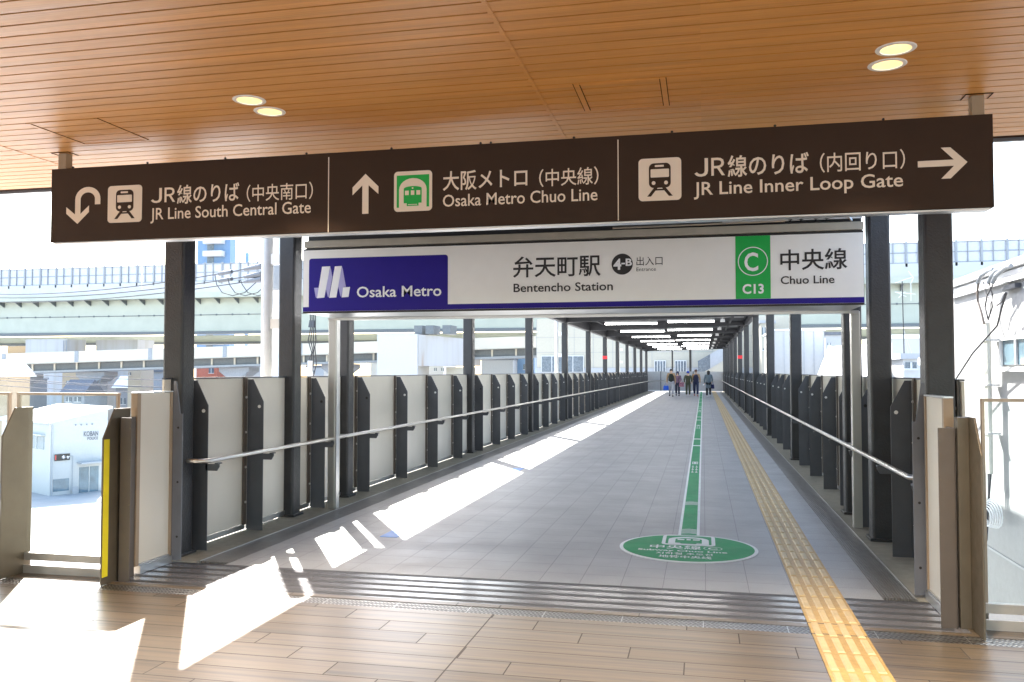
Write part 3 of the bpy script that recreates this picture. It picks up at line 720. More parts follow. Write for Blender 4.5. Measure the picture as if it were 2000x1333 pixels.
# metro emblem in the disc
def fpoly(name, polys, mat, z):
    mb = MB()
    for p in polys: mb.prism([(x, y, z - .002) for x, y in p], (0, 0, .002))
    mb.build(name, mat, mk)
fpoly('emblem_frame', [rrect(-.40, .10, 8.335, 8.81, .06)], M['film_white'], .0115)
fpoly('emblem_field', [rrect(-.365, .065, 8.385, 8.775, .02)], M['film_green'], .0135)
ar = [(-.34, 8.355), (.04, 8.355), (.04, 8.58)] + [(-.15 + .19*math.cos(R(t)), 8.58 + .14*math.sin(R(t))) for t in range(0, 181, 15)]
fpoly('emblem_tunnel', [ar], M['film_white'], .0155)
tr = [(-.275, 8.42), (-.275, 8.60), (-.22, 8.645), (-.08, 8.645), (-.025, 8.60), (-.025, 8.42), (-.07, 8.42), (-.08, 8.385), (-.22, 8.385), (-.23, 8.42)]
fpoly('emblem_train', [tr], M['film_green'], .0175)
fpoly('emblem_window', [rrect(-.255, -.19, 8.545, 8.595, .005), rrect(-.17, -.13, 8.545, 8.60, .005), rrect(-.11, -.045, 8.545, 8.595, .005)], M['film_white'], .0195)
ftext('中央線', -.50, -.03, 8.14, 8.31, .014)
o = circ(.075, 8.225, .085, 32); i_ = circ(.075, 8.225, .078, 32); mb = MB()
for k in range(32): mb.face([(*o[k], FZ), (*o[(k+1)%32], FZ), (*i_[(k+1)%32], FZ), (*i_[k], FZ)])
mb.build('ring', M['film_white'], mk, recalc=False)
ftext('C', .030, .118, 8.18, 8.27, .02)
ftext('Subway Chuo Line', -.60, .20, 8.035, 8.10, .022, True)
ftext('지하철 추오선', -.43, .07, 7.895, 7.985, .012)
ftext('地铁中央线', -.40, .06, 7.755, 7.865, .012)
for y, l in ((8.15, 'nearer'), (13.65, 'farther')):
    tag(MB().box(-3.16, -2.98, y, y+.75, 0, .004).build('floor_sticker', M['film_blue']), f'blue sticker on the grey floor along the left side, {l} of the two', 'sticker', 'blue floor stickers')

# ================================================================ BRIDGE END
ew = empty('end_wall', (-1.5, YEND+.2, 0), 'low grey panel wall with posts closing the far end of the bridge', 'wall')
for k in range(5): MB().box(-4.8 + 1.33*k + .03, -4.8 + 1.33*(k+1) - .03, YEND+.10, YEND+.16, .05, 1.62).build('panel', M['pale_wall'], ew)
for k in range(6): MB().box(-4.8 + 1.33*k - .03, -4.8 + 1.33*k + .03, YEND+.05, YEND+.2, 0, 1.66).build('post', M['bracket_paint'], ew)
MB().tube([(-4.8, YEND, .85), (1.9, YEND, .85)], .025, 8).build('handrail', M['stainless'], ew)
for x, w_ in ((-2.55, .12), (-1.05, .18)):
    tag(MB().box(x-w_/2, x+w_/2, YEND+1.2, YEND+1.4, -.5, 4.2).build('stair_column', M['column_paint']), f'{"slim" if w_ < .15 else "stout"} dark column standing behind the far end wall', 'column', 'dark columns behind the end wall')
st = empty('station_building', (-6, 80, GZ), 'cream panelled station building with window band beyond the end of the bridge', 'building')
MB().box(-15.4, 8.0, 80, 96, GZ, 6.6).build('wall', M['cream_wall'], st)
m = MB()
for k in range(13): m.box(-15.4 + 1.8*k, -15.4 + 1.8*k + .03, 79.985, 80.0, -1, 6.6)
for z in (.6, 2.0, 3.4, 4.8): m.box(-15.4, 8.0, 79.98, 79.998, z, z+.03)
m.build('panel_joint', M['grey_wall'], st)
MB().box(-15.4, 8.0, 79.96, 79.975, -.2, 1.95).build('dado_band', M['pale_wall'], st)
for x0, x1, z0, z1 in ((-14.9, -10.9, 1.6, 3.1), (-4.35, -3.35, 1.62, 2.62), (-2.5, -1.5, 1.62, 2.62)):
    f = MB().box(x0, x1, 79.90, 79.955, z0, z1).build('window', M['far_window'], st)
    m = MB()
    for k in range(5): xx = x0 + (x1-x0)*k/4; m.box(xx-.03, xx+.03, 79.87, 79.895, z0, z1)
    m.box(x0, x1, 79.875, 79.898, z1-.05, z1+.03); m.build('frame', M['sash'], f)
sr = empty('stair_parapet', (.6, 78, 0), 'sloping stair parapet with dark glass climbing to the right behind the end wall', 'stairs')
MB().prism([(-.45, 77.5, 1.3), (2.2, 77.5, 2.85), (2.2, 77.5, 4.05), (-.45, 77.5, 2.55)], (0, .1, 0)).build('glass', M['far_window'], sr)
MB().prism([(.6, 77.4, 1.9), (2.2, 77.4, 2.85), (2.2, 77.4, 4.05), (.6, 77.4, 3.15)], (0, .08, 0)).build('panel', M['pale_wall'], sr)
MB().prism([(-.45, 77.35, 0.2), (3.2, 77.35, 0.2), (3.2, 77.35, 3.35), (-.45, 77.35, 1.28)], (0, .1, 0)).build('stringer', M['cream_wall'], sr)

# ================================================================ PIPES BESIDE THE BRIDGE
def downpipe(x, y, label, brackets=True):
    d = empty('downpipe', (x, y, GZ), label, 'pipe', 'white rainwater pipes outside the left columns')
    MB().tube([(x, y, GZ), (x, y, 3.62)], .066, 20).build('pipe', M['white_steel'], d, smooth=True)
    m = MB()
    for z in (2.2, 2.95): m.box(x+.05, x+.23, y-.03, y+.05, z-.06, z+.06)
    m.build('wall_bracket', M['aluminium'], d)
downpipe(-4.95, 9.14, 'thick white rainwater pipe standing beside the second left column')
downpipe(-4.95, 29.4, 'white rainwater pipe beside the sixth left column')
downpipe(-4.95, 52.0, 'white rainwater pipe far along the left fence')

# ================================================================ EXPRESSWAY
EX = 110.0
ex = empty('expressway', (-30, EX, GZ), 'pale green elevated expressway with noise barriers crossing behind everything', 'elevated road')
x0, x1 = -190, 110
MB().box(x0, x1, EX, EX+1.2, 7.35, 12.0).build('girder', M['girder_green'], ex)
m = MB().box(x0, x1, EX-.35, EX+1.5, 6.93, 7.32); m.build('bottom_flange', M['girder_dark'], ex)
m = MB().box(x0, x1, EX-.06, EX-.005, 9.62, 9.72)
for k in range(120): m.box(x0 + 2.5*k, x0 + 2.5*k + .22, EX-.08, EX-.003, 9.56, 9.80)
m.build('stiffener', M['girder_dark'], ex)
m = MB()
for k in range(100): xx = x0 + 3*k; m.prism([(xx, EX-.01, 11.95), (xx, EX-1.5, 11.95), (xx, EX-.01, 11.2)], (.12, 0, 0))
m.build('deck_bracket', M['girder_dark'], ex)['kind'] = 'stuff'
MB().box(x0, x1, EX-1.7, EX+13, 12.0, 12.75).build('deck_edge', M['girder_green'], ex)
MB().box(x0, x1, EX-1.6, EX-1.3, 12.76, 14.3).build('parapet', M['parapet_blue'], ex)
nb = MB().box(x0, x1, EX-1.42, EX-1.36, 14.3, 16.75).build('noise_barrier', M['noise_panel'], ex)
m = MB()
for k in range(222): xx = x0 + 1.35*k; m.box(xx, xx+(.24 if k % 2 == 0 else .07), EX-1.6, EX-1.43, (13.9 if k % 2 == 0 else 14.3), 16.95)
m.box(x0, x1, EX-1.5, EX-1.425, 15.5, 15.62).box(x0, x1, EX-1.5, EX-1.425, 14.28, 14.42).box(x0, x1, EX-1.5, EX-1.425, 16.66, 16.8)
m.build('barrier_frame', M['noise_frame'], nb)
MB().box(-300, 110, EX+12, EX+14, 6.3, 7.3).build('rear_girder', M['girder_green'], ex)
MB().box(-300, 110, EX+11.8, EX+14.2, 5.9, 6.28).build('rear_flange', M['girder_dark'], ex)
# big pier
def pier(x, y, w, d, ang, z1, label, name='concrete_pier'):
    p = empty(name, (x, y, GZ), label, 'pier', 'concrete piers of the elevated roads')
    MB().box(x-w/2, x+w/2, y-d/2, y+d/2, GZ, z1).build('shaft', M['rust_concrete'], p); return p
pc = pY(800, 650, 90)
p = empty('concrete_pier', (pc.x, 90, GZ), 'massive pale pier with rust streaks under the expressway right of the shutter rail', 'pier', 'concrete piers of the elevated roads')
MB().box(pc.x-3.0, pc.x+1.6, 90-2, 90+2, GZ, 5.65).build('shaft', M['house_white'], p)
MB().prism([(pc.x+1.62, 88.2, 5.62), (pc.x+6.4, 92.5, 5.2), (pc.x+6.4, 92.5, 2.25), (pc.x+1.62, 88.2, 2.2)], (0, 4, 0)).build('crosshead', M['rust_concrete'], p)
MB().box(pc.x+3.6, pc.x+6.2, 92, 95, GZ, 2.1).build('lower_shaft', M['cream_wall'], p)
m = MB()
for dx in (1.0, 2.3, 4.2): m.box(pc.x+dx, pc.x+dx+.9, 88.6, 91, 5.66, 6.6)
m.build('bearing', M['girder_dark'], p)
for px, dd, l in ((110, 112, 'tall pale pier with a ladder under the expressway behind the ramp on the left'), (245, 116, 'broad shaded pier under the expressway beside the ladder pier')):
    q = pY(px, 650, dd); pr_ = empty('concrete_pier', (q.x, dd, GZ), l, 'pier', 'concrete piers of the elevated roads')
    MB().box(q.x-3.6, q.x+3.6, dd-2, dd+2, GZ, 6.4).build('shaft', M['rust_concrete'], pr_)
    if px == 110:
        m = MB()
        for xx in (q.x+3.2, q.x+3.7): m.box(xx-.05, xx+.05, dd-2.3, dd-2.2, GZ, 6.2)
        for k in range(24): m.box(q.x+3.2, q.x+3.7, dd-2.28, dd-2.22, GZ+.5+.55*k, GZ+.57+.55*k)
        m.build('ladder', M['noise_frame'], pr_)

# ramp in front of it
ra = pY(-80, 694, 84); rb = pY(1100, 655, 94)
rp = empty('elevated_ramp', ((ra.x+rb.x)/2, 89, GZ), 'beige sided road ramp on T shaped piers passing below the green expressway', 'elevated road')
dr = (rb - ra); rlen = dr.length; dn = Vector((dr.y, -dr.x, 0)).normalized()         # points to the camera side
if dn.y > 0: dn = -dn
def rstrip(u0, u1, h0, h1, t, off, mat, name, parent):
    a = ra + dr*u0; b = ra + dr*u1
    pts = [a + dn*off + Vector((0,0,h0)), b + dn*off + Vector((0,0,h0)), b + dn*off + Vector((0,0,h1)), a + dn*off + Vector((0,0,h1))]
    return MB().prism(pts, -dn*t).build(name, mat, parent)
rstrip(0, 1, -1.25, 0, .3, 0, M['ramp_beige'], 'parapet', rp)
rstrip(0, 1, -1.30, -1.26, 7, .1, M['ramp_beige'], 'road_deck', rp)
rstrip(0, 1, -2.1, -1.31, .5, -1.3, M['girder_dark'], 'girder', rp)
rstrip(0, 1, -2.35, -2.11, 5, -.9, M['noise_frame'], 'bottom_flange', rp)
for k in range(26):
    m = MB(); a = ra + dr*(k/26.0) + dn*(-1.15); m.prism([a + Vector((0,0,-2.1)), a + dr.normalized()*.2 + Vector((0,0,-2.1)), a + dr.normalized()*.2 + Vector((0,0,-1.31)), a + Vector((0,0,-1.31))], -dn*.14); m.build('web_stiffener', M['ramp_beige'], rp)
m = MB()
for u in (.075, .20, .325, .45, .575):
    a = ra + dr*u; m.prism([a + dn*.05 + Vector((0,0,-1.28)), a + dn*.05 + dr.normalized()*.45 + Vector((0,0,-1.28)), a + dn*.05 + dr.normalized()*.45 + Vector((0,0,.05)), a + dn*.05 + Vector((0,0,.05))], -dn*.05)
m.build('expansion_joint', M['noise_frame'], rp)
for i, px in enumerate((20, 180, 480, 690)):
    u = (px + 80) / 1180 * .97; a = ra + dr*u - dn*3
    pp = empty('ramp_pier', (a.x, a.y, GZ), f'T shaped concrete pier under the beige ramp, {ORD[i]} from the left', 'pier', 'T shaped piers under the beige ramp')
    zt = a.z - 2.38
    MB().prism([(a.x-1.9, a.y-1.2, zt), (a.x+1.9, a.y-1.2, zt), (a.x+1.9, a.y-1.2, zt-.5), (a.x+.9, a.y-1.2, zt-1.2), (a.x-.9, a.y-1.2, zt-1.2), (a.x-1.9, a.y-1.2, zt-.5)], (0, 2.4, 0)).build('head', M['grey_wall'], pp)
    MB().box(a.x-.85, a.x+.85, a.y-.8, a.y+.8, GZ, zt-1.2).build('shaft', M['grey_wall'], pp)
    MB().tube([(a.x+1.7, a.y-1.3, zt-.5), (a.x+1.0, a.y-1.3, zt-2.2), (a.x+1.0, a.y-1.3, GZ)], .07, 6).build('drain_pipe', M['noise_frame'], pp)

# ================================================================ HOUSES
def house(px0, px1, ptop, Y, depth, wall, roof, label, wins, cat='house', flat_roof=True, name='house', grp='houses beyond the left balustrade', zb=GZ):
    if px0 < 330: depth = min(depth, 2.6)
    a = pY(px0, ptop, Y); b = pY(px1, ptop, Y); zt = (a.z+b.z)/2
    h = empty(name, ((a.x+b.x)/2, Y, zb), label, cat, grp)
    MB().box(a.x, b.x, Y, Y+depth, zb, zt).build('wall', M[wall], h)
    if flat_roof: MB().box(a.x-.15, b.x+.15, Y-.15, Y+depth+.15, zt+.005, zt+.25).build('roof', M[roof], h)
    else:
        ym = Y + depth/2; m = MB(); m.prism([(a.x-.3, Y-.5, zt-.05), (a.x-.3, ym, zt+1.5), (a.x-.3, Y+depth+.5, zt-.05)], (b.x-a.x+.6, 0, 0)); m.build('roof', M[roof], h)
    for wx0, wx1, wy0, wy1 in wins:
        p = pY(wx0, wy0, Y); q = pY(wx1, wy1, Y)
        f = MB().box(p.x, q.x, Y-.05, Y-.004, q.z, p.z).build('window', M['far_window'], h)
        xm = (p.x+q.x)/2; MB().box(xm-.04, xm+.04, Y-.09, Y-.055, q.z, p.z).box(p.x-.05, q.x+.05, Y-.10, Y-.055, q.z-.08, q.z).build('frame', M['sash'], f)
    return h
house(15, 62, 664, 126, 9, 'tan_wall', 'pale_wall', 'tan house with one small window at the far left under the expressway', [(21, 31, 670, 676), (36, 48, 690, 698)])
house(-30, 16, 735, 66, 8, 'tan_wall', 'white_roof', 'tan house with white roof at the left edge behind the glass', [], flat_roof=False)
house(122, 166, 722, 108, 8, 'tan_wall', 'pale_wall', 'yellowish apartment house with balconies between the ramp piers', [(130, 137, 744, 750), (150, 162, 744, 750), (128, 150, 756, 764)])
house(44, 62, 742, 92, 6, 'grey_wall', 'pale_wall', 'narrow grey shop between the left ramp piers', [(45, 57, 744, 752)])
house(125, 165, 768, 84, 7, 'grey_wall', 'dark_roof', 'grey house with dark tile roof behind the police box', [(130, 140, 776, 785), (146, 158, 776, 785)], flat_roof=False)
house(226, 250, 757, 100, 8, 'grey_wall', 'white_roof', 'grey house with white sloping roof right of the ramp pier', [(236, 246, 778, 790)], flat_roof=False)
house(250, 275, 720, 95, 6, 'cream_wall', 'cream_wall', 'narrow cream tower house with a round vent beside the first left column', [(252, 256, 728, 733)])
house(276, 322, 726, 112, 8, 'grey_wall', 'dark_roof', 'dark roofed house with a yellow shrub behind the first left column', [(285, 296, 750, 760)], flat_roof=False)
house(384, 424, 713, 98, 7, 'red_brick_wall', 'pale_wall', 'red brick house with one window behind the second left fence panel', [(408, 418, 719, 729)])
house(425, 470, 713, 100, 7, 'pale_wall', 'dark_roof', 'pale low house right of the red brick one', [(432, 442, 725, 731), (452, 462, 725, 731)])
house(600, 632, 718, 105, 7, 'house_white', 'dark_roof', 'white house behind the tangled cables left of the shutter rail', [(606, 614, 724, 731)])
house(724, 752, 708, 120, 7, 'house_white', 'white_roof', 'white house with one window left of the big pale pier', [(740, 750, 720, 730)])
house(834, 866, 712, 130, 7, 'house_white', 'pale_wall', 'white house seen under the cross beam of the big pier', [(848, 853, 719, 725), (862, 867, 719, 725)])
house(940, 1002, 704, 125, 7, 'pale_wall', 'dark_roof', 'pale blue grey building under the right end of the ramp', [])
house(1002, 1044, 698, 128, 7, 'tower_blue', 'dark_roof', 'teal fronted shop under the right end of the ramp', [(1022, 1034, 712, 722)])
# blue high-rise
tw = empty('apartment_tower', (-110, 190, GZ), 'blue high-rise apartment tower with white balconies above the expressway', 'tower')
a = pY(386, 460, 190); b = pY(414, 460, 190); c = pY(440, 460, 190); d = pY(450, 460, 190)
MB().box(a.x, d.x, 190, 192.5, GZ, a.z+6).build('wall', M['tower_blue'], tw)
for k in range(11):
    z = a.z + 2 - 3.1*k; MB().box(b.x-1.4, c.x, 188.2, 189.98, z-1.3, z).build('balcony', M['house_white'], tw)
    MB().box(b.x-1.2, b.x+.6, 189.9, 189.985, z-3.0, z-1.32).build('window', M['far_window'], tw)
tag(MB().tube([(pY(483,500,200).x, 200, GZ), (pY(483,500,200).x, 200, 32)], .5, 8).build('mast', M['tower_blue']), 'slim bluish mast rising behind the expressway beside the apartment tower', 'mast')
tag(MB().tube([(pY(278,500,105).x, 105, 13), (pY(278,500,105).x, 105, 21)], .10, 8).build('lamp_mast', M['pipe_grey']), 'thin pale lamp mast on the expressway parapet left of the first column', 'mast')

# police box
kc = Vector((-51.5, 60, GZ)); ang = R(27)
kb = empty('police_box', kc, 'white two storey police box with sloping white roof seen through the left glass pane', 'building')
gd = Vector((math.sin(ang), math.cos(ang), 0)); ed = Vector((-math.cos(ang), math.sin(ang), 0)); UP = Vector((0, 0, 1))
GLN = 4.6; ELN = 10.0; z_e = -2.58; z_r = -1.62
def K3(g_, e_, z, o=0.0, oe=0.0): 
    p = kc + gd*g_ + ed*e_; p = Vector((p.x, p.y, z)); return p - ed*o - gd*oe
m = MB(); m.prism([K3(0,0,GZ), K3(GLN,0,GZ), K3(GLN,0,z_r), K3(0,0,z_e)], ed*ELN); m.build('wall', M['house_white'], kb)
m = MB(); m.prism([K3(-.35,-.25,z_e-.02), K3(GLN+.3,-.25,z_r+.10), K3(GLN+.3,-.25,z_r+.28), K3(-.35,-.25,z_e+.14)], ed*(ELN+.5)); m.build('roof', M['white_roof'], kb)
def kplate(name, g0, g1, z0, z1, o, mat, parent): m = MB(); m.prism([K3(g0,0,z0,o), K3(g1,0,z0,o), K3(g1,0,z1,o), K3(g0,0,z1,o)], ed*.03); return m.build(name, mat, parent)
def ktext(s, g0, g1, z0, z1, mat): fit_text(s, g0, g1, z0, z1, lambda u, v: K3(u, 0, v, .05), mat, kb, .03, True)
ktext('KOBAN', 2.6, 3.8, -3.75, -3.36, M['dark_roof']); ktext('POLICE', 2.9, 3.8, -4.07, -3.84, M['dark_roof'])
f = kplate('led_board', .3, 1.5, -5.62, -5.08, .10, M['sign_black'], kb); fit_text('キャ', .85, 1.46, -5.52, -5.2, lambda u, v: K3(u, 0, v, .13), M['led_white'], f)
MB().prism([K3(.33,0,-5.55,.115), K3(.42,0,-5.55,.115), K3(.42,0,-5.15,.115), K3(.33,0,-5.15,.115)], ed*.01).build('led_mark', M['led_red'], f)
kplate('window', .25, 1.5, -8.1, -7.1, .02, M['window_glass'], kb); d_ = kplate('door', 2.3, 3.9, GZ, -6.3, .02, M['window_glass'], kb); kplate('door_frame', 3.08, 3.13, GZ, -6.3, .05, M['sash'], d_)
m = MB(); m.prism([K3(2.1,0,-5.98,0), K3(4.4,0,-5.98,0), K3(4.4,0,-5.85,0), K3(2.1,0,-5.85,0)], -ed*.9); m.build('canopy', M['pale_wall'], kb)
m = MB()
for g_ in (1.95, 2.4, 2.85, 3.3): c_ = K3(g_, 0, -2.78, .04); m.ball(c_, .075, n=8)
m.build('wall_lamp', M['grey_wall'], kb)
p0 = K3(0, 1.3, 0); m = MB(); m.prism([K3(0,1.2,-4.75,0,.03), K3(0,4.0,-4.75,0,.03), K3(0,4.0,-3.7,0,.03), K3(0,1.2,-3.7,0,.03)], gd*.02); f = m.build('window', M['window_glass'], kb)
m = MB(); m.prism([K3(0,2.55,-4.75,0,.06), K3(0,2.65,-4.75,0,.06), K3(0,2.65,-3.7,0,.06), K3(0,2.55,-3.7,0,.06)], gd*.02); m.prism([K3(0,1.0,-3.6,0,.35), K3(0,4.2,-3.6,0,.35), K3(0,4.2,-3.52,0,.35), K3(0,1.0,-3.52,0,.35)], gd*.34); m.build('frame', M['sash'], f)

MB().tube([K3(0.12,0,z_e-.1,.06), K3(0.12,0,GZ,.06)], .05, 8).build('downpipe', M['pale_wall'], kb)
MB().tube([K3(-.3,-.3,z_e-.02), K3(-.3,10.2,z_e-.02)], .07, 8).build('gutter', M['pale_wall'], kb)
ac = kplate('air_conditioner', 1.62, 2.1, GZ, GZ+.6, .35, M['pale_wall'], kb)
MB().tube([K3(1.75,0,GZ+.6,.05), K3(1.75,0,-5.3,.05), K3(.9,0,-5.2,.05)], .03, 6).build('cable_duct', M['pale_wall'], kb)
# overhead wires on the left, switchgear pole outside the left fence
def sag(a, b, s, n=14): a = Vector(a); b = Vector(b); return [a.lerp(b, t/n) - UP*s*4*(t/n)*(1-t/n) for t in range(n+1)]
pole = empty('utility_pole', (-13.7, 24.6, GZ), 'utility pole with grey transformer hidden behind the thick white pipe', 'utility pole')
pp = pY(541, 600, 24.0); pole.location = (pp.x, 24.0, GZ)
MB().tube([(pp.x, 24, GZ), (pp.x, 24, 7.0)], [.17, .12], 12).build('shaft', M['pipe_grey'], pole, smooth=True)
q0 = pY(531, 520, 24); q1 = pY(545, 568, 24); MB().lathe(((q0.x+q1.x)/2+.1, 23.7, q1.z), [(.17, 0), (.19, .03), (.19, q0.z-q1.z), (.15, q0.z-q1.z+.03)], 16).build('transformer', M['grey_wall'], pole, smooth=True)
for i, (ly, ry, sg) in enumerate(((570, 520, .35), (577, 536, .3), (585, 546, .3))):
    a = pY(-60, ly+3, 34); b = pY(512, ry, 24)
    wv = empty('overhead_wire', a, f'thin black power wire with insulator sleeves in front of the expressway, {("top", "middle", "lowest")[i]} of the three', 'wire', 'power wires left of the white pipe')
    MB().tube(sag(a, b, sg), .018, 6).build('cable', M['cable_black'], wv)
    for fx in ((.78, .90) if i < 2 else (.97,)):
        c_ = sag(a, b, sg, 100); k = int(fx*100); MB().tube([c_[k], c_[min(k+3, 100)]], .065, 8).build('insulator', M['bracket_paint'], wv)
    MB().tube([sag(a, b, sg, 100)[96], sag(a, b, sg, 100)[100]], [.05, .10], 8).build('end_clamp', M['bracket_paint'], wv)
    lp = [pY(420+25*i+x_, 538+y_, 24) for x_, y_ in ((0, 5*i), (3, 18), (14, 34), (34, 40), (58, 34), (80, 14))]; MB().tube(lp, .014, 6).build('jumper_loop', M['cable_black'], wv)
for i, (ly, ry) in enumerate(((726, 744), (736, 759), (742, 757.5), (752, 768))):
    a = pY(-40, ly-2, 50); b = pY(420, ry, 40)
    tag(MB().tube(sag(a, b, .15), .022, 6).build('overhead_wire', M['cable_black']), f'black wire low in front of the ramp piers on the left, {ORD[i]} from the top', 'wire', 'low wires in front of the ramp piers')
cb_ = pY(608, 735, 14); tc = empty('cable_bundle', (cb_.x, 14, -2), 'tangled service cables with insulators hanging behind the fence left of the shutter rail', 'cables')
m = MB()
for k in range(4): m.tube([pY(604+4*k, 560, 14), pY(607+3*k, 640, 14), pY(602+5*k, 665, 14), pY(609+2*k, 690-4*k, 14), pY(600+6*k, 712, 14), pY(606, 760, 14)], .010, 6)
m.build('cable', M['cable_black'], tc)
m = MB()
for k in range(3): m.tube([pY(606.5+3.4*k, 626, 14), pY(605+3.4*k, 640, 14)], [.022, .030], 8)
m.build('insulator', M['bracket_paint'], tc); MB().tube([pY(606, 705, 14), pY(606, 790, 14)], .05, 8).build('pole_top', M['pipe_grey'], tc)

# ================================================================ RIGHT SIDE
HX = 4.0
rh = empty('white_house', (HX+3, 11, GZ), 'big white house with one sliding window close to the right side of the bridge', 'house')
y1 = pX(1864, 700, HX).y; zt = 2.99
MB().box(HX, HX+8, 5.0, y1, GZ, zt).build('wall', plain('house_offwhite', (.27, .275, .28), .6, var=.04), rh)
m = MB().box(HX-.06, HX-.003, 5.0, y1, zt-.16, zt-.02); m.box(HX-.12, HX+8.2, 4.9, y1+.1, zt+.005, zt+.10); m.build('roof', M['white_roof'], rh)
a = pX(1960, 666, HX); yb = 9.9; zw0 = pX(1960, 713, HX).z
f = MB().box(HX-.02, HX-.003, a.y-1.15, a.y, zw0, a.z).build('window', M['window_glass'], rh)
m = MB().box(HX-.05, HX-.022, a.y-.03, a.y+.03, zw0-.03, a.z+.03).box(HX-.05, HX-.022, a.y-.60, a.y-.56, zw0, a.z).box(HX-.09, HX-.022, a.y-1.2, a.y+.07, zw0-.09, zw0-.03).box(HX-.05, HX-.022, a.y-1.2, a.y-.03, a.z, a.z+.04)
m.build('frame', M['sash'], f)
MB().box(HX-.012, HX-.002, 5, y1, -.9, -.87).box(HX-.012, HX-.002, 5, y1, -2.6, -2.57).build('wall_joint', M['pale_wall'], rh)
# conduit with bands and the bent service cables
HC = HX - .14
cp = empty('service_conduit', (HC, 13, -.6), 'ribbed grey service conduit with looping cables fixed to the white house wall', 'conduit')
ct = pX(1925, 632, HC); cbm = pX(1925, 922, HC)
m = MB()
for k in range(3): m.tube([(HC + .0, ct.y - .055*k, ct.z), (HC, ct.y - .055*k, cbm.z)], .030, 10)
m.build('pipe', M['conduit'], cp, smooth=True)
m = MB()
for py in (665, 752, 845): z = pX(1925, py, HC).z; m.box(HC-.05, HC+.12, ct.y-.16, ct.y+.05, z-.012, z+.012)
m.build('band', M['sash'], cp)
def cabl(pts, r, name, mat, X=HC-.05): return MB().tube([pX(*p, X) for p in pts], r, 8).build(name, mat, cp, smooth=True)
cabl([(1922, 633), (1917, 612), (1910, 590), (1909, 570), (1911, 553)], .016, 'cable', M['brown_bar'])
cabl([(1930, 625), (1938, 600), (1938, 575), (1932, 555), (1936, 540)], .010, 'cable', M['cable_black'])
cabl([(1930, 625), (1924, 600), (1928, 578), (1940, 555)], .010, 'cable', M['cable_black'])
cabl([(1931, 625), (1936, 590), (1926, 575), (1921, 552)], .008, 'cable', M['cable_black'])
for k, (a_, b_) in enumerate((((1910, 553), (1940, 526)), ((1931, 553), (1956, 525)), ((1939, 553), (1975, 519)))):
    cabl([a_, (a_[0]+6, a_[1]-14), (b_[0]-10, b_[1]+3), b_], .028, 'sleeve', M['noise_frame'])
cabl([(1848, 770), (1900, 690), (1948, 636), (1957, 600), (1966, 572)], .012, 'drop_wire', M['cable_black'], HX-.3)
cabl([(1947, 597), (1957, 590), (1964, 572)], .010, 'drop_wire', M['cable_black'])
MB().box(HX-.08, HX-.01, pX(1995, 555, HX).y, pX(1970, 562, HX).y, pX(1985, 560, HX).z-.03, pX(1985, 560, HX).z+.03).build('clamp_bar', M['bracket_paint'], cp)
m = MB()
for k in range(3): m.tube([(HC, ct.y - .05*k, cbm.z), (HC-.02*k, ct.y-.06*k, cbm.z-.35), (HC-.1, ct.y-.1-.05*k, cbm.z-.9)], .014, 6)
m.build('tail_cable', M['cable_black'], cp)
co = MB(); cc_ = pX(1935, 1010, HC-.1)
for k in range(6):
    r0 = .22 + .025*k; co.tube([(cc_.x - .06 + .02*k, cc_.y + r0*math.cos(t*math.pi/9), cc_.z + .55*r0*math.sin(t*math.pi/9) + .01*k) for t in range(19)], .009, 6, cap=False)
tag(co.build('cable_coil', M['pipe_grey'], smooth=True), 'loose coil of thin cable hanging on the shaded house wall behind the right glass', 'cable coil')

# shed, sloping roof, small roofs and antenna beyond the right fence
sd = empty('white_shed', (5, 45, GZ), 'tall white ribbed shed behind the right fence', 'shed')
a = pY(1512, 648, 45); b = pY(1609, 645, 45)
MB().box(a.x, b.x, 45, 52, GZ, (a.z+b.z)/2).build('wall', M['house_white'], sd)
m = MB()
for k in range(6): xx = a.x + (b.x-a.x)*k/5; m.box(xx-.015, xx+.015, 44.98, 44.998, GZ, (a.z+b.z)/2)
m.build('wall_joint', M['pale_wall'], sd)
MB().box(a.x-.08, b.x+.08, 44.9, 52.1, (a.z+b.z)/2+.005, (a.z+b.z)/2+.09).build('roof', M['white_roof'], sd)
lr = empty('low_roof_building', (6, 32, GZ), 'low building with a long white sloping roof right of the white shed', 'building')
r0, r1, r2, r3 = pY(1596, 735, 30), pY(1700, 735, 30), pY(1700, 672, 44), pY(1618, 678, 44)
MB().prism([tuple(r0), tuple(r1), tuple(r2), tuple(r3)], (0, 0, -.15)).build('roof', M['white_roof'], lr)
MB().box(r0.x+.1, r1.x, 30.4, 43.5, GZ, r0.z-.2).build('wall', M['pale_wall'], lr)
house(1486, 1512, 632, 76, 5, 'cream_wall', 'pale_wall', 'cream building with a dark slit window just right of the bridge', [(1488, 1496, 640, 655), (1490, 1510, 681, 684)], grp='buildings beyond the right fence', name='side_building', cat='building')
house(1612, 1650, 655, 70, 6, 'pale_wall', 'dark_roof', 'pale building with grey eaves above the long white roof', [(1616, 1622, 670, 675)], grp='buildings beyond the right fence', name='side_building', cat='building')
house(1742, 1800, 662, 55, 8, 'house_white', 'white_roof', 'white flat roofed building with an antenna between the two right columns', [], grp='buildings beyond the right fence', name='side_building', cat='building')
house(1764, 1795, 702, 40, 4, 'house_white', 'pale_wall', 'small white louvred plant box between the two right columns', [(1768, 1790, 708, 720)], grp='buildings beyond the right fence', name='plant_box', cat='plant box')
house(1850, 1876, 712, 30, 3, 'pale_wall', 'white_roof', 'small pale roof unit right of the nearest right column', [], grp='buildings beyond the right fence', name='plant_box', cat='plant box')
an = empty('tv_antenna', (pY(1762, 690, 50).x, 50, 2.8), 'thin television antenna mast with short rods between the two right columns', 'antenna')
def A3(x, y): return pY(x, y, 50)
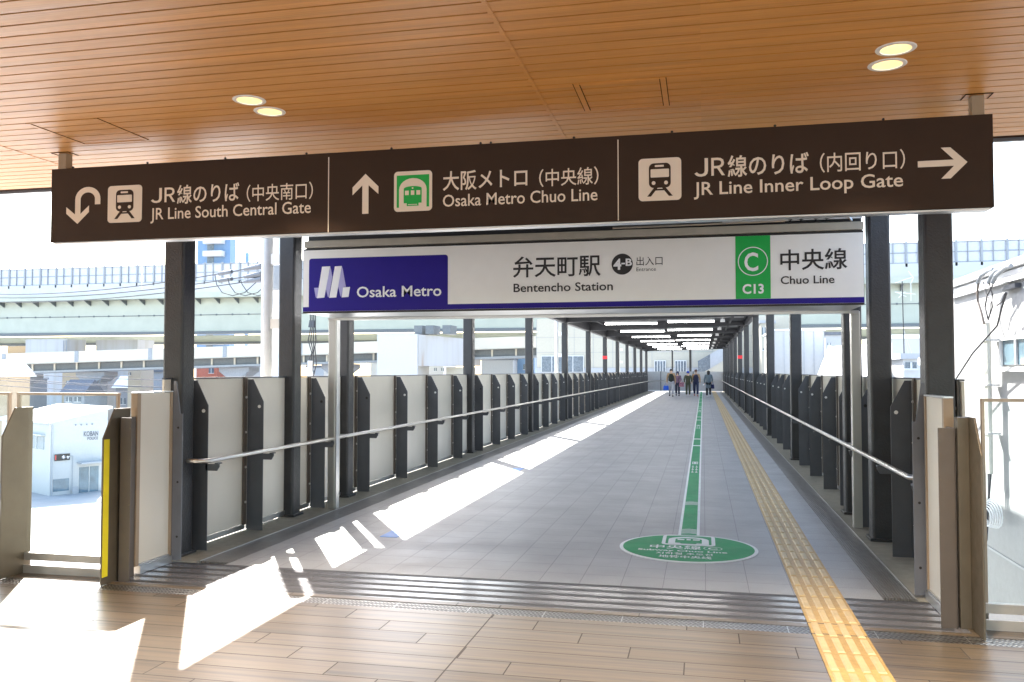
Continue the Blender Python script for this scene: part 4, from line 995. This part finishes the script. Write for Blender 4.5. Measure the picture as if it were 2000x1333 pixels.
MB().tube([A3(1766, 700), A3(1762, 550)], .03, 6).build('mast', M['cable_black'], an)
m = MB()
for a_, b_ in (((1748, 553), (1784, 541)), ((1774, 530), (1784, 543)), ((1784, 543), (1778, 556)), ((1752, 572), (1770, 580)), ((1755, 582), (1768, 570)), ((1748, 571), (1788, 575)), ((1779, 556), (1779, 588))): m.tube([A3(*a_), A3(*b_)], .018, 5)
m.build('rod', M['pipe_grey'], an)
MB().tube([A3(1764, 640), A3(1776, 700)], .008, 4).tube([A3(1764, 640), A3(1782, 695)], .008, 4).build('guy_wire', M['pipe_grey'], an)

# ================================================================ PEOPLE
def cloth(name, c, var=.15): plain(name, c, .85, var=var, scale=25); return M[name]
def skin_mesh(name, verts, edges, rads, mat, parent, root=0, sub=1):
    me = bpy.data.meshes.new(name); me.from_pydata([Vector(v) for v in verts], edges, [])
    o = bpy.data.objects.new(name, me); col.objects.link(o); o.parent = parent; me.materials.append(mat)
    s = o.modifiers.new('skin', 'SKIN'); s.use_smooth_shade = True
    for i, r in enumerate(rads):
        sv = me.skin_vertices[0].data[i]; sv.radius = r if isinstance(r, tuple) else (r, r); sv.use_root = (i == root)
    u = o.modifiers.new('sub', 'SUBSURF'); u.levels = sub; u.render_levels = sub
    dg = bpy.context.evaluated_depsgraph_get(); nm = bpy.data.meshes.new_from_object(o.evaluated_get(dg))
    o.modifiers.clear(); o.data = nm; nm.name = name
    for p in nm.polygons: p.use_smooth = True
    return o
def person(px, foot_y, h, back, label, stride, jacket, trousers, shoes, hair, hat=None, coat=False, arms=((0, .0), (0, .0)), vest=None, head_turn=0):
    P0 = pZ(px, foot_y); e = empty('person', (P0.x, P0.y, 0), label, 'person', 'people walking on the bridge')
    k = h / 1.70; F = -1                                              # built facing -Y, turned afterwards
    def S(*v): return (v[0]*k, v[1]*k, v[2]*k)
    st = stride
    hipL, hipR = S(.09, 0, .88), S(-.09, 0, .88)
    knL, knR = S(.10, -.10-.3*st, .49), S(-.10, .02+.2*st*-1, .49) if False else S(-.10, -.04+.25*st, .49)
    anL, anR = S(.10, -.16-.5*st if st else -.0, .09), S(-.10, .14+.5*st if st else .02, .09 + (.05 if st else 0))
    toL, toR = (anL[0], anL[1]-.15*k, .035*k), (anR[0], anR[1]-.14*k, .035*k + (.01 if st else 0))
    shL, shR = S(.185, .01, 1.40), S(-.185, .01, 1.40)
    (aL, bL), (aR, bR) = arms                                          # forward reach of elbow and hand
    elL, elR = S(.25, .02-aL*.5, 1.13), S(-.25, .02-aR*.5, 1.13)
    waL, waR = S(.255-.10*bL, -.04-aL, .88+.25*bL), S(-.255+.10*bR, -.04-aR, .88+.25*bR)
    # body: pelvis root, spine, neck, head, arms with hands, legs
    V = [S(0, 0, .92), S(0, 0, 1.15), S(0, .01, 1.38), S(0, 0, 1.47), S(0, -.015, 1.56), S(0, -.01, 1.66), shL, elL, waL, shR, elR, waR, hipL, knL, anL, hipR, knR, anR]
    E = [(0,1),(1,2),(2,3),(3,4),(4,5),(2,6),(6,7),(7,8),(2,9),(9,10),(10,11),(0,12),(12,13),(13,14),(0,15),(15,16),(16,17)]
    Rr = [.12, .105, .12, .052, (.078, .092), (.060, .072), .05, .040, .027, .05, .040, .027, .08, .055, .038, .08, .055, .038]
    for wi, s in ((8, 1), (11, -1)):                                   # palm, four fingers, thumb
        wv = Vector(V[wi]); pi = len(V); V.append(tuple(wv + Vector((0, -.01, -.07))*k)); E.append((wi, pi)); Rr.append((.022, .036))
        for j in range(4):
            q = wv + Vector((0, -.030+.019*j, -.105))*k; V.append(tuple(q)); E.append((pi, len(V)-1)); Rr.append(.009)
            V.append(tuple(q + Vector((-.012*s, -.004, -.045+.006*abs(j-1)))*k)); E.append((len(V)-2, len(V)-1)); Rr.append(.007)
        V.append(tuple(wv + Vector((0, -.055, -.075))*k)); E.append((pi, len(V)-1)); Rr.append(.009)
    Rr = [tuple(a*k for a in r) if isinstance(r, tuple) else r*k for r in Rr]
    skin_mesh('body', V, E, Rr, M['skin'], e)
    m = MB()
    m.ball(S(0, -.105, 1.565), .014*k, .018*k, .022*k, 8); m.ball(S(.085, 0, 1.57), .012*k, .022*k, .03*k, 8); m.ball(S(-.085, 0, 1.57), .012*k, .022*k, .03*k, 8)
    m.build('face_parts', M['skin'], None).parent = e
    m = MB(); m.ball(S(.032, -.098, 1.595), .012*k, .006*k, .007*k, 8); m.ball(S(-.032, -.098, 1.595), .012*k, .006*k, .007*k, 8); m.ball(S(0, -.097, 1.515), .024*k, .006*k, .006*k, 8)
    m.build('eyes_and_mouth', M['dark_hair'], None).parent = e
    # hair
    m = MB(); m.ball(S(0, .025, 1.635), .098*k, .105*k, .088*k, 14)
    if hair == 'bob': m.ball(S(0, .055, 1.54), .105*k, .075*k, .115*k, 14)
    m.build('hair', M['dark_hair'], None, smooth=True).parent = e
    if hat:
        m = MB(); m.ball(S(0, .0, 1.665), .106*k, .116*k, .085*k, 14)
        if hat[1] == 'cap': m.box(-.07*k, .07*k, -.20*k, -.09*k, 1.645*k, 1.660*k)
        else: m.ball(S(0, .03, 1.57), .11*k, .09*k, .12*k, 12)
        m.build('hat', hat[0], None, smooth=True).parent = e
    for o in [x for x in col.objects if x.parent == e and x.name.split('.')[0] in ('face_parts', 'eyes_and_mouth', 'hair', 'hat')]: pass
    # jacket / coat
    hem = .55 if coat else .84
    V = [S(0, .01, 1.10), S(0, .01, 1.38), S(0, .012, 1.455), S(0, .0, .95), S(0, 0, hem), shL, elL, waL, shR, elR, waR]
    E = [(0,1),(1,2),(0,3),(3,4),(1,5),(5,6),(6,7),(1,8),(8,9),(9,10)]
    Rr = [(.165,.13), (.175,.125), (.075,.07), (.175,.14), ((.21,.17) if coat else (.175,.14)), .072, .060, .046, .072, .060, .046]
    skin_mesh('coat' if coat else 'jacket', V, E, [tuple(a*k for a in r) if isinstance(r, tuple) else r*k for r in Rr], jacket, e)
    if vest:
        V = [S(0, -.01, 1.10), S(0, -.008, 1.36), S(0, 0, 1.44), S(0, -.01, .90)]; E = [(0,1),(1,2),(0,3)]
        skin_mesh('vest', V, E, [(.185*k,.152*k), (.190*k,.146*k), (.09*k,.085*k), (.188*k,.155*k)], vest, e)
    V = [S(0, 0, .93), hipL, knL, (anL[0], anL[1], anL[2]+.02), hipR, knR, (anR[0], anR[1], anR[2]+.02)]
    skin_mesh('trousers', V, [(0,1),(1,2),(2,3),(0,4),(4,5),(5,6)], [(.15*k,.12*k), .105*k, .082*k, .066*k, .105*k, .082*k, .066*k], trousers, e)
    for an_, to_ in ((anL, toL), (anR, toR)):
        skin_mesh('shoe', [(an_[0], an_[1]+.04*k, .045*k+an_[2]-.09*k+.0), (an_[0], an_[1], max(.05*k, an_[2]-.04*k)), to_], [(0,1),(1,2)], [(.05*k,.045*k), (.052*k,.055*k), (.048*k,.032*k)], shoes, e)
    if back: e.rotation_euler.z = math.pi
    return e, P0, k
p1 = person(1311, 775, 1.78, False, 'man in a black vest over tan sleeves and grey trousers carrying a blue bag', .12, cloth('tan_sleeve', (.36, .24, .14)), cloth('grey_trousers', (.40, .40, .43)), cloth('black_shoe', (.02, .02, .022)), 'short', vest=cloth('black_vest', (.018, .024, .020)))
p2 = person(1323.5, 774, 1.60, False, 'shorter person in a purple patterned jacket and dark beanie holding a bag', .05, cloth('purple_jacket', (.20, .12, .18), .8), cloth('navy_trousers', (.03, .035, .06)), M['black_shoe'], 'bob', hat=(cloth('dark_beanie', (.03, .03, .07)), 'beanie'), arms=((.18, .5), (0, 0)))
p3 = person(1344, 774.5, 1.62, False, 'person in an olive jacket and olive trousers with a bright blue cap', 0, cloth('olive_jacket', (.05, .055, .03), .4), cloth('olive_trousers', (.05, .06, .035)), cloth('light_shoe', (.55, .55, .55)), 'short', hat=(cloth('blue_cap', (.03, .07, .45)), 'cap'), arms=((.16, .4), (.12, .3)))
p4 = person(1359.5, 774.5, 1.72, False, 'person in a navy vest with tan sleeves and navy trousers wearing reddish shoes', .14, M['tan_sleeve'], cloth('blue_trousers', (.02, .028, .07)), cloth('red_shoe', (.42, .16, .13)), 'short', hat=(cloth('brown_cap', (.12, .07, .06)), 'cap'), vest=cloth('navy_vest', (.02, .022, .055), .7))
p5 = person(1384, 776.5, 1.68, True, 'woman seen from behind in a long grey blue coat with bobbed dark hair', .10, cloth('grey_coat', (.13, .17, .20)), M['black_shoe'], cloth('white_shoe', (.7, .7, .7)), 'bob', coat=True, arms=((.0, .1), (.15, .45)))
def bag(p, dx, dz, w_, h_, mat, label, dy=-.12):
    P0, k = p[1], p[2]; x = P0.x + dx; y = P0.y + dy; b = empty('hand_bag', (x, y, dz), label, 'bag', 'bags carried on the bridge')
    MB().prism([(x-w_/2, y, dz), (x+w_/2, y, dz), (x+w_*.42, y, dz+h_), (x-w_*.42, y, dz+h_)], (0, .14, 0)).build('pouch', mat, b, bevel=.02)
    MB().tube([(x-w_*.25, y+.07, dz+h_), (x-w_*.12, y+.07, dz+h_+.14), (x+w_*.12, y+.07, dz+h_+.14), (x+w_*.25, y+.07, dz+h_)], .012, 6).build('handle', mat, b)
bag(p1, -.33, .42, .36, .28, cloth('blue_bag', (.02, .10, .55)), 'bright blue tote hanging from the hand of the man in the black vest')
bag(p2, .27, .62, .34, .30, cloth('pink_bag', (.36, .16, .22), .8), 'pink patterned bag held between the purple jacket and the olive jacket', -.25)
bag(p5, .26, .55, .20, .26, cloth('navy_bag', (.02, .025, .10)), 'small navy bag at the right side of the grey blue coat', .0)
tag(MB().prism([(p5[1].x-.36, p5[1].y+.1, .80), (p5[1].x-.22, p5[1].y+.1, .86), (p5[1].x-.20, p5[1].y+.1, .82), (p5[1].x-.33, p5[1].y+.1, .74)], (0, .01, 0)).build('paper_sheet', M['letter_white']), 'white sheet of paper in the hand of the woman in the long coat', 'paper')
